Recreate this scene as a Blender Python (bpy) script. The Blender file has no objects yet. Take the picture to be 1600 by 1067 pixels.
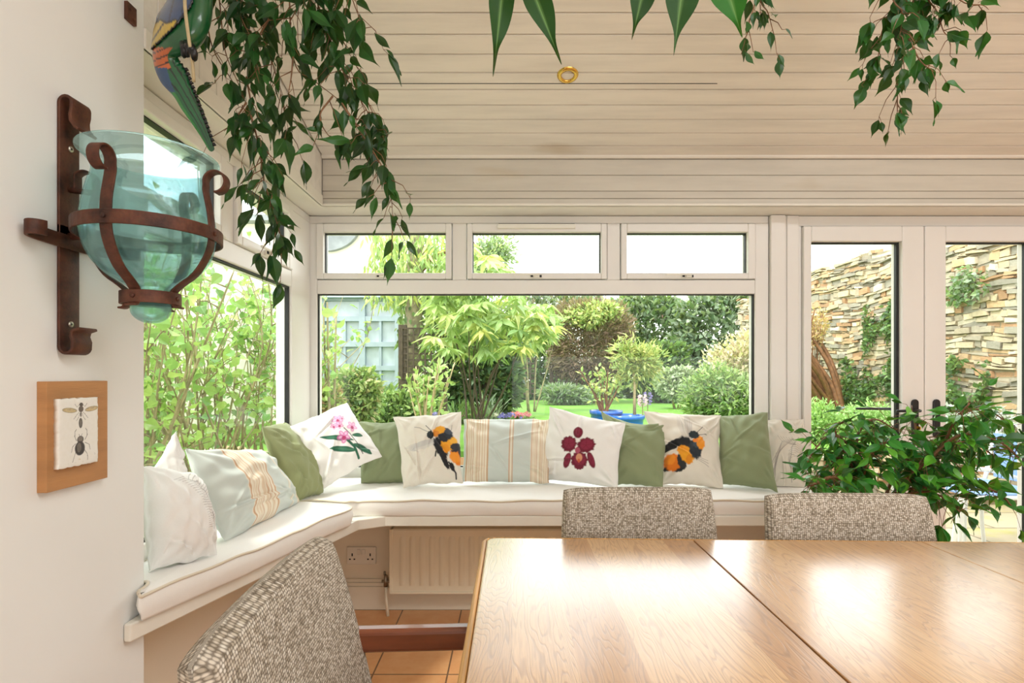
import bpy, bmesh, math, random
import numpy as np
from mathutils import Vector, Matrix

# ------------------------------------------------------------------ camera, sky, sun, exposure
SC = bpy.context.scene
COL = SC.collection
H = 1.17
F = 850.0
cam_d = bpy.data.cameras.new('camera'); cam = bpy.data.objects.new('camera', cam_d); COL.objects.link(cam)
cam.location = (0, 0, H); cam.rotation_euler = (math.pi/2, 0, 0)
cam_d.sensor_width = 36; cam_d.lens = 36*F/1600; cam_d.shift_y = (585-533.5)/1600
cam_d.clip_start = 0.02; cam_d.clip_end = 300
SC.camera = cam
w = bpy.data.worlds.new('overcast_sky'); SC.world = w; w.use_nodes = True
wt = w.node_tree; wbg = wt.nodes['Background']
w_tc = wt.nodes.new('ShaderNodeTexCoord'); w_sep = wt.nodes.new('ShaderNodeSeparateXYZ')
w_rmp = wt.nodes.new('ShaderNodeValToRGB')
wt.links.new(w_tc.outputs['Generated'], w_sep.inputs[0]); wt.links.new(w_sep.outputs['Z'], w_rmp.inputs[0])
w_rmp.color_ramp.elements[0].position = 0.0; w_rmp.color_ramp.elements[0].color = (1.0, 1.0, 0.98, 1)
w_rmp.color_ramp.elements[1].position = 0.7; w_rmp.color_ramp.elements[1].color = (0.93, 0.965, 1.0, 1)
wt.links.new(w_rmp.outputs[0], wbg.inputs[0]); wbg.inputs[1].default_value = 2.9
sun_d = bpy.data.lights.new('hazy_sun', 'SUN'); sun = bpy.data.objects.new('hazy_sun', sun_d); COL.objects.link(sun)
sun_d.energy = 2.4; sun_d.angle = math.radians(9); sun_d.color = (1.0, 0.95, 0.86)
sun.rotation_euler = Vector((0.55, 0.35, -0.95)).to_track_quat('-Z', 'Y').to_euler()
def area(name, loc, direction, sx, sy, power, color=(1, .98, .94)):
    l = bpy.data.lights.new(name, 'AREA'); l.shape = 'RECTANGLE'; l.size = sx; l.size_y = sy; l.energy = power; l.color = color
    o = bpy.data.objects.new(name, l); COL.objects.link(o); o.location = loc
    o.rotation_euler = Vector(direction).to_track_quat('-Z', 'Y').to_euler(); return o
# added fill light behind the camera, no known window there
area('rear_fill_light', (1.9, -2.9, 1.1), (0, 1, .85), 3.8, 1.7, 60, (.97, .985, 1.0))
# added fill light above the table, unseen over the top of the frame
area('overhead_fill_light', (1.75, .2, 2.755), (0, .0, -1), 2.8, 1.1, 48, (.97, .985, 1.0))
SC.view_settings.view_transform = 'Standard'; SC.view_settings.look = 'None'
SC.view_settings.exposure = 0.58; SC.view_settings.gamma = 1; SC.view_settings.use_curve_mapping = False

# ------------------------------------------------------------------ helpers
R = random.Random(7)
NR = np.random.RandomState(11)
def c(r, g, b):
    f = lambda v: (v/255/12.92) if v/255 <= .04045 else ((v/255+.055)/1.055)**2.4
    return (f(r), f(g), f(b), 1.0)
def P(px, py, Y): return Vector(((px-800)*Y/F, Y, H-(py-585)*Y/F))
def PX(px, py, X):
    Y = F*X/(px-800); return Vector((X, Y, H-(py-585)*Y/F))
def PZ(px, py, Z):
    Y = F*(H-Z)/(py-585); return Vector(((px-800)*Y/F, Y, Z))

def newmat(name):
    m = bpy.data.materials.new(name); m.use_nodes = True
    nt = m.node_tree; b = nt.nodes['Principled BSDF']
    return m, nt, b
def N(nt, t, **kw):
    n = nt.nodes.new(t)
    for k, v in kw.items():
        if hasattr(n, k): setattr(n, k, v)
        else: n.inputs[k].default_value = v
    return n
def mix(nt, fac, a, b, blend='MIX'):
    m = nt.nodes.new('ShaderNodeMix'); m.data_type = 'RGBA'; m.blend_type = blend
    for sock, v in ((m.inputs[0], fac), (m.inputs[6], a), (m.inputs[7], b)):
        if isinstance(v, (int, float, tuple)): sock.default_value = v
        else: nt.links.new(v, sock)
    return m.outputs[2]
def ramp(nt, fac, stops):
    r = nt.nodes.new('ShaderNodeValToRGB'); nt.links.new(fac, r.inputs[0])
    e = r.color_ramp.elements
    while len(e) < len(stops): e.new(.5)
    for el, (p, col) in zip(e, stops): el.position = p; el.color = col
    return r.outputs[0]
def mapped(nt, scale=(1, 1, 1), loc=(0, 0, 0), rot=(0, 0, 0)):
    tc = nt.nodes.new('ShaderNodeTexCoord'); mp = nt.nodes.new('ShaderNodeMapping')
    mp.inputs['Scale'].default_value = scale; mp.inputs['Location'].default_value = loc; mp.inputs['Rotation'].default_value = rot
    nt.links.new(tc.outputs['Object'], mp.inputs[0]); return mp.outputs[0]
def bump(nt, b, h, strength=.3, dist=.002):
    n = nt.nodes.new('ShaderNodeBump'); n.inputs['Strength'].default_value = strength; n.inputs['Distance'].default_value = dist
    nt.links.new(h, n.inputs['Height']); nt.links.new(n.outputs[0], b.inputs['Normal'])
def simple(name, col, rough=.5, var=.06, scale=8, metal=0, bmp=0, bscale=60, coat=0, bdist=.002, stretch=(1, 1, 1)):
    m, nt, b = newmat(name)
    v = mapped(nt, stretch)
    n = N(nt, 'ShaderNodeTexNoise', Scale=scale, Detail=4.0); nt.links.new(v, n.inputs['Vector'])
    dark = tuple(x*(1-var*2) for x in col[:3])+(1,); lite = tuple(min(1, x*(1+var)) for x in col[:3])+(1,)
    nt.links.new(ramp(nt, n.outputs['Fac'], [(.3, dark), (.7, lite)]), b.inputs['Base Color'])
    b.inputs['Roughness'].default_value = rough; b.inputs['Metallic'].default_value = metal
    b.inputs['Coat Weight'].default_value = coat
    if bmp:
        n2 = N(nt, 'ShaderNodeTexNoise', Scale=bscale, Detail=3.0); nt.links.new(v, n2.inputs['Vector'])
        bump(nt, b, n2.outputs['Fac'], bmp, bdist)
    return m

# painted / upvc / plaster
M = {}
M['upvc'] = simple('white_upvc', c(237, 234, 228), .3, .012, 3)
M['gasket'] = simple('black_rubber_gasket', c(22, 23, 24), .5, .05)
M['plaster'] = simple('white_plaster', c(240, 240, 236), .85, .015, 2, bmp=.25, bscale=14, bdist=.004)
M['plaster_low'] = simple('cream_plaster', c(242, 230, 208), .85, .02, 2, bmp=.2, bscale=20)
M['skirting'] = simple('cream_gloss_paint', c(240, 230, 210), .4, .02)
M['benchpaint'] = simple('white_bench_paint', c(236, 232, 220), .4, .02)
M['rad'] = simple('cream_radiator_enamel', c(246, 236, 212), .35, .015)
M['brass'] = simple('polished_brass', c(222, 186, 96), .22, .05, metal=1)
M['chrome'] = simple('worn_chrome', c(150, 145, 135), .3, .1, metal=1)
M['black'] = simple('black_plastic', c(18, 17, 17), .35, .05)
M['socket'] = simple('white_socket_plastic', c(240, 232, 218), .3, .01)
M['mahogany'] = simple('mahogany_wood', c(134, 72, 42), .3, .12, 5, coat=.3, stretch=(9, 1.5, 9))
M['bark'] = simple('pale_bark', c(150, 140, 112), .9, .25, 9, bmp=.7, bscale=20, bdist=.02)
M['twig'] = simple('brown_twig', c(128, 88, 54), .7, .2, 20)
M['figtwig'] = simple('reddish_brown_twig', c(132, 94, 62), .6, .2, 30)
M['stemgrey'] = simple('grey_green_stem', c(158, 148, 108), .8, .25, 14)
M['bluepot'] = simple('blue_glazed_ceramic', c(38, 104, 205), .15, .08, 5, coat=.5)
M['terra'] = simple('terracotta_soil', c(164, 112, 74), .9, .15, 20)
M['soil'] = simple('dark_soil', c(60, 46, 34), .95, .2, 40)
M['render'] = simple('cream_render', c(232, 226, 208), .9, .04, 3, bmp=.2, bscale=30)
M['greytimber'] = simple('blue_grey_timber', c(158, 172, 180), .6, .04, 6)
M['slate'] = simple('grey_slate', c(140, 145, 146), .7, .12, 6)
M['darktrellis'] = simple('dark_trellis_wood', c(84, 72, 56), .8, .15, 20)
M['whitemetal'] = simple('white_powder_coat', c(236, 236, 232), .35, .01)
M['bluemesh'] = simple('blue_mesh_fabric', c(130, 160, 205), .7, .06, 30)
M['farroof'] = simple('weathered_roof', c(128, 132, 132), .8, .08, 5)
M['rope'] = simple('pale_cane', c(188, 170, 130), .6, .12, 40)
M['vent'] = simple('vent_plastic', c(238, 234, 222), .35, .02)
M['screw'] = simple('zinc_screw', c(205, 200, 185), .35, .05, metal=.8)

def rust():
    m, nt, b = newmat('rusted_iron'); v = mapped(nt)
    n = N(nt, 'ShaderNodeTexNoise', Scale=22.0, Detail=7.0, Roughness=.65); nt.links.new(v, n.inputs['Vector'])
    n2 = N(nt, 'ShaderNodeTexNoise', Scale=220.0, Detail=3.0); nt.links.new(v, n2.inputs['Vector'])
    col = ramp(nt, n.outputs['Fac'], [(.3, c(50, 30, 22)), (.5, c(86, 50, 35)), (.72, c(112, 68, 48))])
    nt.links.new(mix(nt, .25, col, n2.outputs['Color'], 'SOFT_LIGHT'), b.inputs['Base Color'])
    b.inputs['Roughness'].default_value = .55; b.inputs['Metallic'].default_value = .3
    bump(nt, b, n2.outputs['Fac'], .35, .001); return m
M['rust'] = rust()

def boards(name, base):
    m, nt, b = newmat(name); v = mapped(nt, (.7, 6, 6))
    n = N(nt, 'ShaderNodeTexNoise', Scale=3.0, Detail=6.0, Roughness=.6); nt.links.new(v, n.inputs['Vector'])
    n2 = N(nt, 'ShaderNodeTexNoise', Scale=1.6, Detail=3.0); nt.links.new(mapped(nt, (1, 3, 3)), n2.inputs['Vector'])
    d = tuple(x*.86 for x in base[:3])+(1,)
    a = ramp(nt, n.outputs['Fac'], [(.25, d), (.6, base)])
    st = ramp(nt, n2.outputs['Fac'], [(.66, (0, 0, 0, 1)), (.8, (1, 1, 1, 1))])
    nt.links.new(mix(nt, mixfac(nt, st, .35), a, c(178, 150, 96)), b.inputs['Base Color'])
    b.inputs['Roughness'].default_value = .42
    bump(nt, b, n.outputs['Fac'], .15, .002); return m
def mixfac(nt, col, k):
    mt = nt.nodes.new('ShaderNodeMath'); mt.operation = 'MULTIPLY'; nt.links.new(col, mt.inputs[0]); mt.inputs[1].default_value = k
    return mt.outputs[0]
M['boards'] = boards('whitewashed_pine_boards', c(238, 233, 222))
M['boards_v'] = boards('whitewashed_upright_boards', c(237, 232, 221))

M['boards_f'] = boards('weathered_shaded_fascia_boards', c(212, 206, 192))  # greyer weathered boards, base also darkened to stand in for shade

def tiles():
    m, nt, b = newmat('terracotta_tiles'); v = mapped(nt, (1, 1, 1), (.54+.291*20+.0025, -2.125+.291*30+.0025, 0))
    br = nt.nodes.new('ShaderNodeTexBrick'); nt.links.new(v, br.inputs['Vector'])
    br.offset = 0; br.squash = 1
    for k, val in (('Scale', 1.0), ('Mortar Size', .0035), ('Mortar Smooth', .2), ('Brick Width', .291), ('Row Height', .291), ('Bias', 0.0)): br.inputs[k].default_value = val
    br.inputs['Color1'].default_value = c(226, 172, 124); br.inputs['Color2'].default_value = c(234, 186, 140); br.inputs['Mortar'].default_value = c(128, 104, 84)
    n = N(nt, 'ShaderNodeTexNoise', Scale=14.0, Detail=6.0, Roughness=.6); nt.links.new(mapped(nt), n.inputs['Vector'])
    col = mix(nt, .55, br.outputs['Color'], ramp(nt, n.outputs['Fac'], [(.3, c(150, 110, 80)), (.75, c(226, 205, 180))]), 'SOFT_LIGHT')
    nt.links.new(col, b.inputs['Base Color']); b.inputs['Roughness'].default_value = .38
    inv = nt.nodes.new('ShaderNodeMath'); inv.operation = 'SUBTRACT'; inv.inputs[0].default_value = 1; nt.links.new(br.outputs['Fac'], inv.inputs[1])
    bump(nt, b, inv.outputs[0], .5, .003); return m
M['tiles'] = tiles()

def oak(name, tint=1.0, lip=False):
    m, nt, b = newmat(name)
    tc = nt.nodes.new('ShaderNodeTexCoord')
    sep = nt.nodes.new('ShaderNodeSeparateXYZ'); nt.links.new(tc.outputs['Object'], sep.inputs[0])
    # plank index across X
    def math_(op, a, bb=None):
        n = nt.nodes.new('ShaderNodeMath'); n.operation = op
        for i, vv in enumerate((a, bb)):
            if vv is None: continue
            if isinstance(vv, (int, float)): n.inputs[i].default_value = vv
            else: nt.links.new(vv, n.inputs[i])
        return n.outputs[0]
    idx = math_('FLOOR', math_('MULTIPLY', sep.outputs['X'], 1/.093))
    wn = nt.nodes.new('ShaderNodeTexWhiteNoise'); wn.noise_dimensions = '1D'; nt.links.new(idx, wn.inputs['W'])
    cmb = nt.nodes.new('ShaderNodeCombineXYZ')
    nt.links.new(math_('MULTIPLY', sep.outputs['X'], 1.7), cmb.inputs[0])
    nt.links.new(math_('ADD', math_('MULTIPLY', sep.outputs['Y'], .2), math_('MULTIPLY', wn.outputs['Value'], 9.0)), cmb.inputs[1])
    nt.links.new(math_('MULTIPLY', wn.outputs['Value'], 5.0), cmb.inputs[2])
    nz = N(nt, 'ShaderNodeTexNoise', Scale=7.0, Detail=3.0, Roughness=.5, Distortion=.4); nt.links.new(cmb.outputs[0], nz.inputs['Vector'])
    rings = math_('SINE', math_('MULTIPLY', nz.outputs['Fac'], 210.0))
    fine = N(nt, 'ShaderNodeTexNoise', Scale=1.0, Detail=4.0, Roughness=.7)
    mp = nt.nodes.new('ShaderNodeMapping'); mp.inputs['Scale'].default_value = (420, 14, 60); nt.links.new(tc.outputs['Object'], mp.inputs[0]); nt.links.new(mp.outputs[0], fine.inputs['Vector'])
    base = ramp(nt, wn.outputs['Value'], [(0, c(190, 138, 82)), (.5, c(208, 158, 100)), (1, c(220, 176, 122))])
    ringc = ramp(nt, rings, [(.0, (1, 1, 1, 1)), (.4, (1, 1, 1, 1)), (1, (.62, .57, .52, 1))])
    col = mix(nt, .62, base, ringc, 'MULTIPLY')
    col = mix(nt, .45, col, ramp(nt, fine.outputs['Fac'], [(.35, (.55, .5, .42, 1)), (.6, (1, 1, 1, 1))]), 'MULTIPLY')
    nt.links.new(col, b.inputs['Base Color'])
    b.inputs['Roughness'].default_value = .3
    b.inputs['Specular IOR Level'].default_value = .9
    b.inputs['Coat Weight'].default_value = 1; b.inputs['Coat Roughness'].default_value = .2; b.inputs['Coat IOR'].default_value = 1.6
    bump(nt, b, ringc, .35, .0012); return m
M['oak'] = oak('oiled_oak')
M['oaklip'] = simple('amber_oak_edge', c(206, 152, 78), .45, .22, 5, stretch=(30, 1, 8))

def weave():
    m, nt, b = newmat('woven_tweed_fabric')
    tc = nt.nodes.new('ShaderNodeUVMap')
    vo = nt.nodes.new('ShaderNodeTexVoronoi'); vo.inputs['Scale'].default_value = 1.0; vo.inputs['Randomness'].default_value = .3
    mp = nt.nodes.new('ShaderNodeMapping'); mp.inputs['Scale'].default_value = (200, 240, 1); nt.links.new(tc.outputs[0], mp.inputs[0]); nt.links.new(mp.outputs[0], vo.inputs['Vector'])
    wn = nt.nodes.new('ShaderNodeTexWhiteNoise'); nt.links.new(vo.outputs['Color'], wn.inputs['Vector'])
    col = ramp(nt, wn.outputs['Value'], [(0, c(160, 147, 128)), (.22, c(184, 171, 152)), (.45, c(206, 194, 176)), (.75, c(216, 206, 190)), (1, c(226, 218, 204))])
    dk = ramp(nt, vo.outputs['Distance'], [(.28, (1, 1, 1, 1)), (.56, (.2, .17, .14, 1))])
    n = N(nt, 'ShaderNodeTexNoise', Scale=14.0, Detail=3.0); nt.links.new(mapped(nt, (4, 4, .7)), n.inputs['Vector'])
    col = mix(nt, .8, col, dk, 'MULTIPLY')
    col = mix(nt, .22, col, n.outputs['Fac'], 'OVERLAY')
    nt.links.new(col, b.inputs['Base Color']); b.inputs['Roughness'].default_value = .95
    inv = nt.nodes.new('ShaderNodeMath'); inv.operation = 'SUBTRACT'; inv.inputs[0].default_value = 1; nt.links.new(vo.outputs['Distance'], inv.inputs[1])
    bump(nt, b, inv.outputs[0], .6, .002); return m
M['weave'] = weave()

def cloth(name, attr=False, col=(1, 1, 1, 1), rough=.85):
    m, nt, b = newmat(name)
    wv = N(nt, 'ShaderNodeTexNoise', Scale=900.0, Detail=2.0); nt.links.new(mapped(nt), wv.inputs['Vector'])
    n = N(nt, 'ShaderNodeTexNoise', Scale=6.0, Detail=3.0); nt.links.new(mapped(nt), n.inputs['Vector'])
    if attr:
        a = nt.nodes.new('ShaderNodeAttribute'); a.attribute_name = 'paint'; base = a.outputs['Color']
    else: base = col
    cc = mix(nt, .12, base, ramp(nt, wv.outputs['Fac'], [(.35, (.5, .5, .5, 1)), (.65, (1, 1, 1, 1))]), 'MULTIPLY')
    nt.links.new(cc, b.inputs['Base Color']); b.inputs['Roughness'].default_value = rough
    b.inputs['Sheen Weight'].default_value = .15
    bump(nt, b, n.outputs['Fac'], .35, .01); return m
M['printed'] = cloth('printed_cotton', True)
M['seatcloth'] = cloth('natural_white_canvas', col=c(247, 244, 238))
M['piping'] = cloth('cream_piping', col=c(226, 214, 192))

def leafmat(name, rough=.35, trans=.45, attr='paint', spec=.5, sat=1.0):
    m, nt, b = newmat(name)
    a = nt.nodes.new('ShaderNodeAttribute'); a.attribute_name = attr
    n = N(nt, 'ShaderNodeTexNoise', Scale=30.0, Detail=2.0); nt.links.new(mapped(nt), n.inputs['Vector'])
    hs = nt.nodes.new('ShaderNodeHueSaturation'); hs.inputs['Saturation'].default_value = sat; nt.links.new(a.outputs['Color'], hs.inputs['Color'])
    col = mix(nt, .18, hs.outputs[0], n.outputs['Fac'], 'OVERLAY')
    nt.links.new(col, b.inputs['Base Color']); b.inputs['Roughness'].default_value = rough; b.inputs['Specular IOR Level'].default_value = spec
    tr = nt.nodes.new('ShaderNodeBsdfTranslucent')
    tcol = mix(nt, .35, col, c(196, 214, 96), 'MIX')
    nt.links.new(tcol, tr.inputs[0])
    ms = nt.nodes.new('ShaderNodeMixShader'); ms.inputs[0].default_value = trans
    nt.links.new(b.outputs[0], ms.inputs[1]); nt.links.new(tr.outputs[0], ms.inputs[2])
    nt.links.new(ms.outputs[0], nt.nodes['Material Output'].inputs[0]); return m
M['leaf'] = leafmat('garden_leaf', .36, .36, sat=.8)
M['broadleaf'] = leafmat('dark_broad_leaf', .55, .1, spec=.15)
M['figleaf'] = leafmat('glossy_fig_leaf', .3, .14, spec=.32)
def attrmat(name, rough=.8, bmp=.5, bs=14, bd=.02, coat=0):
    m, nt, b = newmat(name)
    a = nt.nodes.new('ShaderNodeAttribute'); a.attribute_name = 'paint'
    n = N(nt, 'ShaderNodeTexNoise', Scale=bs, Detail=6.0, Roughness=.6); nt.links.new(mapped(nt), n.inputs['Vector'])
    nt.links.new(mix(nt, .35, a.outputs['Color'], n.outputs['Fac'], 'OVERLAY'), b.inputs['Base Color'])
    b.inputs['Roughness'].default_value = rough; b.inputs['Coat Weight'].default_value = coat
    if bmp: bump(nt, b, n.outputs['Fac'], bmp, bd)
    return m
M['stone'] = attrmat('rubble_stone', .85, .6, 9, .03)
M['paintwood'] = attrmat('lacquered_painted_wood', .3, .1, 60, .001, .6)
M['ceramic'] = attrmat('printed_clay_tile', .6, .15, 120, .0008)

def glass_clear(name, refl=.06):
    m, nt, b = newmat(name); nt.nodes.remove(b)
    t = nt.nodes.new('ShaderNodeBsdfTransparent'); t.inputs[0].default_value = (.97, .985, .975, 1)
    g = nt.nodes.new('ShaderNodeBsdfGlossy'); g.inputs['Roughness'].default_value = .01
    fr = nt.nodes.new('ShaderNodeFresnel'); fr.inputs[0].default_value = 1.3
    ge = nt.nodes.new('ShaderNodeNewGeometry'); inv = nt.nodes.new('ShaderNodeMath'); inv.operation = 'SUBTRACT'; inv.inputs[0].default_value = 1; nt.links.new(ge.outputs['Backfacing'], inv.inputs[1])
    mu = nt.nodes.new('ShaderNodeMath'); mu.operation = 'MULTIPLY'; nt.links.new(fr.outputs[0], mu.inputs[0]); nt.links.new(inv.outputs[0], mu.inputs[1])
    ms = nt.nodes.new('ShaderNodeMixShader'); nt.links.new(mu.outputs[0], ms.inputs[0])
    nt.links.new(t.outputs[0], ms.inputs[1]); nt.links.new(g.outputs[0], ms.inputs[2])
    nt.links.new(ms.outputs[0], nt.nodes['Material Output'].inputs[0]); return m
M['pane'] = glass_clear('window_glass')
def glass_teal():
    m, nt, b = newmat('pale_turquoise_glass')
    n = N(nt, 'ShaderNodeTexNoise', Scale=30.0, Detail=2.0); nt.links.new(mapped(nt), n.inputs['Vector'])
    b.inputs['Base Color'].default_value = c(240, 251, 251)
    b.inputs['Transmission Weight'].default_value = 1.0; b.inputs['IOR'].default_value = 1.42; b.inputs['Roughness'].default_value = .03
    bump(nt, b, n.outputs['Fac'], .05, .002)
    t = nt.nodes.new('ShaderNodeBsdfTransparent'); t.inputs[0].default_value = c(230, 248, 251)
    ms = nt.nodes.new('ShaderNodeMixShader'); ms.inputs[0].default_value = .7
    d = nt.nodes.new('ShaderNodeBsdfTranslucent'); d.inputs[0].default_value = c(190, 236, 236)
    ms2 = nt.nodes.new('ShaderNodeMixShader'); ms2.inputs[0].default_value = .10
    nt.links.new(b.outputs[0], ms.inputs[1]); nt.links.new(t.outputs[0], ms.inputs[2])
    nt.links.new(ms.outputs[0], ms2.inputs[1]); nt.links.new(d.outputs[0], ms2.inputs[2])
    nt.links.new(ms2.outputs[0], nt.nodes['Material Output'].inputs[0]); return m
M['teal'] = glass_teal()
def grass():
    m, nt, b = newmat('lawn_grass')
    n = N(nt, 'ShaderNodeTexNoise', Scale=.8, Detail=8.0, Roughness=.7); nt.links.new(mapped(nt), n.inputs['Vector'])
    nt.links.new(ramp(nt, n.outputs['Fac'], [(.3, c(74, 118, 36)), (.55, c(100, 146, 44)), (.75, c(140, 168, 70))]), b.inputs['Base Color'])
    b.inputs['Roughness'].default_value = .9; bump(nt, b, n.outputs['Fac'], .6, .05); return m
M['grass'] = grass()
def paving():
    m, nt, b = newmat('stone_paving'); v = mapped(nt, (1, 1, 1), (20, 20, 0))
    br = nt.nodes.new('ShaderNodeTexBrick'); nt.links.new(v, br.inputs['Vector'])
    for k, val in (('Scale', 1.0), ('Mortar Size', .012), ('Brick Width', .75), ('Row Height', .5), ('Bias', 0.0)): br.inputs[k].default_value = val
    br.inputs['Color1'].default_value = c(170, 158, 132); br.inputs['Color2'].default_value = c(150, 138, 112); br.inputs['Mortar'].default_value = c(112, 102, 82)
    n = N(nt, 'ShaderNodeTexNoise', Scale=3.0, Detail=7.0, Roughness=.65); nt.links.new(mapped(nt), n.inputs['Vector'])
    col = mix(nt, ramp(nt, n.outputs['Fac'], [(.52, (0, 0, 0, 1)), (.68, (.8, .8, .8, 1))]), br.outputs['Color'], c(150, 146, 70))
    nt.links.new(col, b.inputs['Base Color']); b.inputs['Roughness'].default_value = .85
    bump(nt, b, n.outputs['Fac'], .5, .01); return m
M['paving'] = paving()

# ------------------------------------------------------------------ object plumbing
def tag(o, label=None, cat=None, group=None, kind=None):
    if label: o['label'] = label
    if cat: o['category'] = cat
    if group: o['group'] = group
    if kind: o['kind'] = kind
    return o
def empty(name, loc, label=None, cat=None, group=None, kind=None, rz=0):
    o = bpy.data.objects.new(name, None); COL.objects.link(o); o.location = loc; o.rotation_euler = (0, 0, rz); o.empty_display_size = .05
    return tag(o, label, cat, group, kind)
def wmat(o):
    return o.matrix_basis.copy() if o.parent is None else wmat(o.parent) @ o.matrix_parent_inverse @ o.matrix_basis
def link(name, me, mat, parent=None, smooth=False, world=True):
    """mesh given in world coordinates (world=True) is kept in place under its parent"""
    mats = mat if isinstance(mat, (list, tuple)) else [mat]
    for mt in mats: me.materials.append(mt)
    if smooth: me.shade_smooth()
    o = bpy.data.objects.new(name, me); COL.objects.link(o)
    if parent is not None:
        o.parent = parent
        if world:
            o.matrix_parent_inverse = wmat(parent).inverted()
    return o
class MB:
    def __init__(s): s.v = []; s.f = []; s.mi = []; s.col = []
    def box(s, x0, x1, y0, y1, z0, z1, mi=0):
        n = len(s.v)
        s.v += [(x0, y0, z0), (x1, y0, z0), (x1, y1, z0), (x0, y1, z0), (x0, y0, z1), (x1, y0, z1), (x1, y1, z1), (x0, y1, z1)]
        s.f += [(n, n+3, n+2, n+1), (n+4, n+5, n+6, n+7), (n, n+1, n+5, n+4), (n+1, n+2, n+6, n+5), (n+2, n+3, n+7, n+6), (n+3, n, n+4, n+7)]
        s.mi += [mi]*6; return s
    def tube(s, pts, r, k=6, mi=0, caps=True):
        pts = [Vector(p) for p in pts]; n = len(pts)
        rs = r if isinstance(r, (list, tuple)) else [r]*n
        base = len(s.v); up = Vector((0, 0, 1)); prev = None
        for i, p in enumerate(pts):
            d = (pts[min(i+1, n-1)]-pts[max(i-1, 0)])
            if d.length < 1e-9: d = Vector((0, 0, 1))
            d.normalize()
            if prev is None:
                a = d.cross(up if abs(d.z) < .9 else Vector((1, 0, 0))).normalized()
            else:
                a = (prev-d*prev.dot(d)); a = a.normalized() if a.length > 1e-6 else d.orthogonal().normalized()
            prev = a; bb = d.cross(a)
            for j in range(k):
                t = 2*math.pi*j/k; s.v.append(tuple(p+(a*math.cos(t)+bb*math.sin(t))*rs[i]))
        for i in range(n-1):
            for j in range(k):
                a0 = base+i*k+j; a1 = base+i*k+(j+1) % k
                s.f.append((a0, a1, a1+k, a0+k)); s.mi.append(mi)
        if caps:
            s.f.append(tuple(base+j for j in reversed(range(k)))); s.f.append(tuple(base+(n-1)*k+j for j in range(k))); s.mi += [mi, mi]
        return s
    def strip(s, pts, wdir, w, t, mi=0):
        """flat bar swept along pts; wdir = width direction"""
        pts = [Vector(p) for p in pts]; n = len(pts); base = len(s.v); wd = Vector(wdir).normalized()
        for i, p in enumerate(pts):
            d = (pts[min(i+1, n-1)]-pts[max(i-1, 0)]).normalized()
            nn = d.cross(wd).normalized()
            for a, b in ((-1, -1), (1, -1), (1, 1), (-1, 1)): s.v.append(tuple(p+wd*w/2*a+nn*t/2*b))
        for i in range(n-1):
            for j in range(4):
                a0 = base+i*4+j; a1 = base+i*4+(j+1) % 4
                s.f.append((a0, a1, a1+4, a0+4)); s.mi.append(mi)
        s.f.append((base+3, base+2, base+1, base)); e = base+(n-1)*4; s.f.append((e, e+1, e+2, e+3)); s.mi += [mi, mi]
        return s
    def lathe(s, prof, cx, cy, k=32, mi=0, cap0=False, cap1=False):
        base = len(s.v)
        for (r, z) in prof:
            for j in range(k):
                t = 2*math.pi*j/k; s.v.append((cx+r*math.cos(t), cy+r*math.sin(t), z))
        for i in range(len(prof)-1):
            for j in range(k):
                a0 = base+i*k+j; a1 = base+i*k+(j+1) % k
                s.f.append((a0, a1, a1+k, a0+k)); s.mi.append(mi)
        if cap0: s.f.append(tuple(base+j for j in reversed(range(k)))); s.mi.append(mi)
        if cap1: s.f.append(tuple(base+(len(prof)-1)*k+j for j in range(k))); s.mi.append(mi)
        return s
    def disc(s, cpt, nrm, r, t, k=16, mi=0):
        cpt = Vector(cpt); nrm = Vector(nrm).normalized(); return s.tube([cpt, cpt+nrm*t], r, k, mi)
    def xform(s, mat):
        s.v = [tuple(mat @ Vector(v)) for v in s.v]; return s
    def build(s, name, mat, parent=None, smooth=False, bevel=0, seg=2, world=True, sub=0):
        me = bpy.data.meshes.new(name); me.from_pydata(s.v, [], s.f)
        me.polygons.foreach_set('material_index', s.mi); me.validate(); me.update()
        o = link(name, me, mat, parent, smooth, world)
        bm = bmesh.new(); bm.from_mesh(me); bmesh.ops.recalc_face_normals(bm, faces=bm.faces); bm.to_mesh(me); bm.free()
        if bevel:
            md = o.modifiers.new('bevel', 'BEVEL'); md.width = bevel; md.segments = seg; md.limit_method = 'ANGLE'; md.angle_limit = math.radians(40)
        if sub: md = o.modifiers.new('sub', 'SUBSURF'); md.levels = sub; md.render_levels = sub
        return o
def fastmesh(name, V, Fq, colors=None, mi=None):
    """V (n,3), Fq (m,k) uniform polygons, colors (n,3) per vertex"""
    V = np.asarray(V, dtype=np.float32); Fq = np.asarray(Fq, dtype=np.int32); k = Fq.shape[1]
    me = bpy.data.meshes.new(name)
    me.vertices.add(len(V)); me.vertices.foreach_set('co', V.ravel())
    me.loops.add(Fq.size); me.loops.foreach_set('vertex_index', Fq.ravel())
    me.polygons.add(len(Fq)); me.polygons.foreach_set('loop_start', np.arange(0, Fq.size, k, dtype=np.int32))
    me.polygons.foreach_set('loop_total', np.full(len(Fq), k, dtype=np.int32))
    me.update(calc_edges=True)
    if colors is not None: setcol(me, colors)
    return me
def setcol(me, colors):
    a = me.color_attributes.new('paint', 'FLOAT_COLOR', 'POINT')
    cc = np.ones((len(colors), 4), dtype=np.float32); cc[:, :3] = np.asarray(colors)[:, :3]
    a.data.foreach_set('color', cc.ravel())
def grid_faces(nu, nv, off=0, flip=False):
    i, j = np.meshgrid(np.arange(nu-1), np.arange(nv-1), indexing='ij')
    a = (i*nv+j).ravel()+off
    q = np.stack([a, a+nv, a+nv+1, a+1], 1)
    return q[:, ::-1] if flip else q
def L3(col): return np.array(c(*col)[:3])
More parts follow.
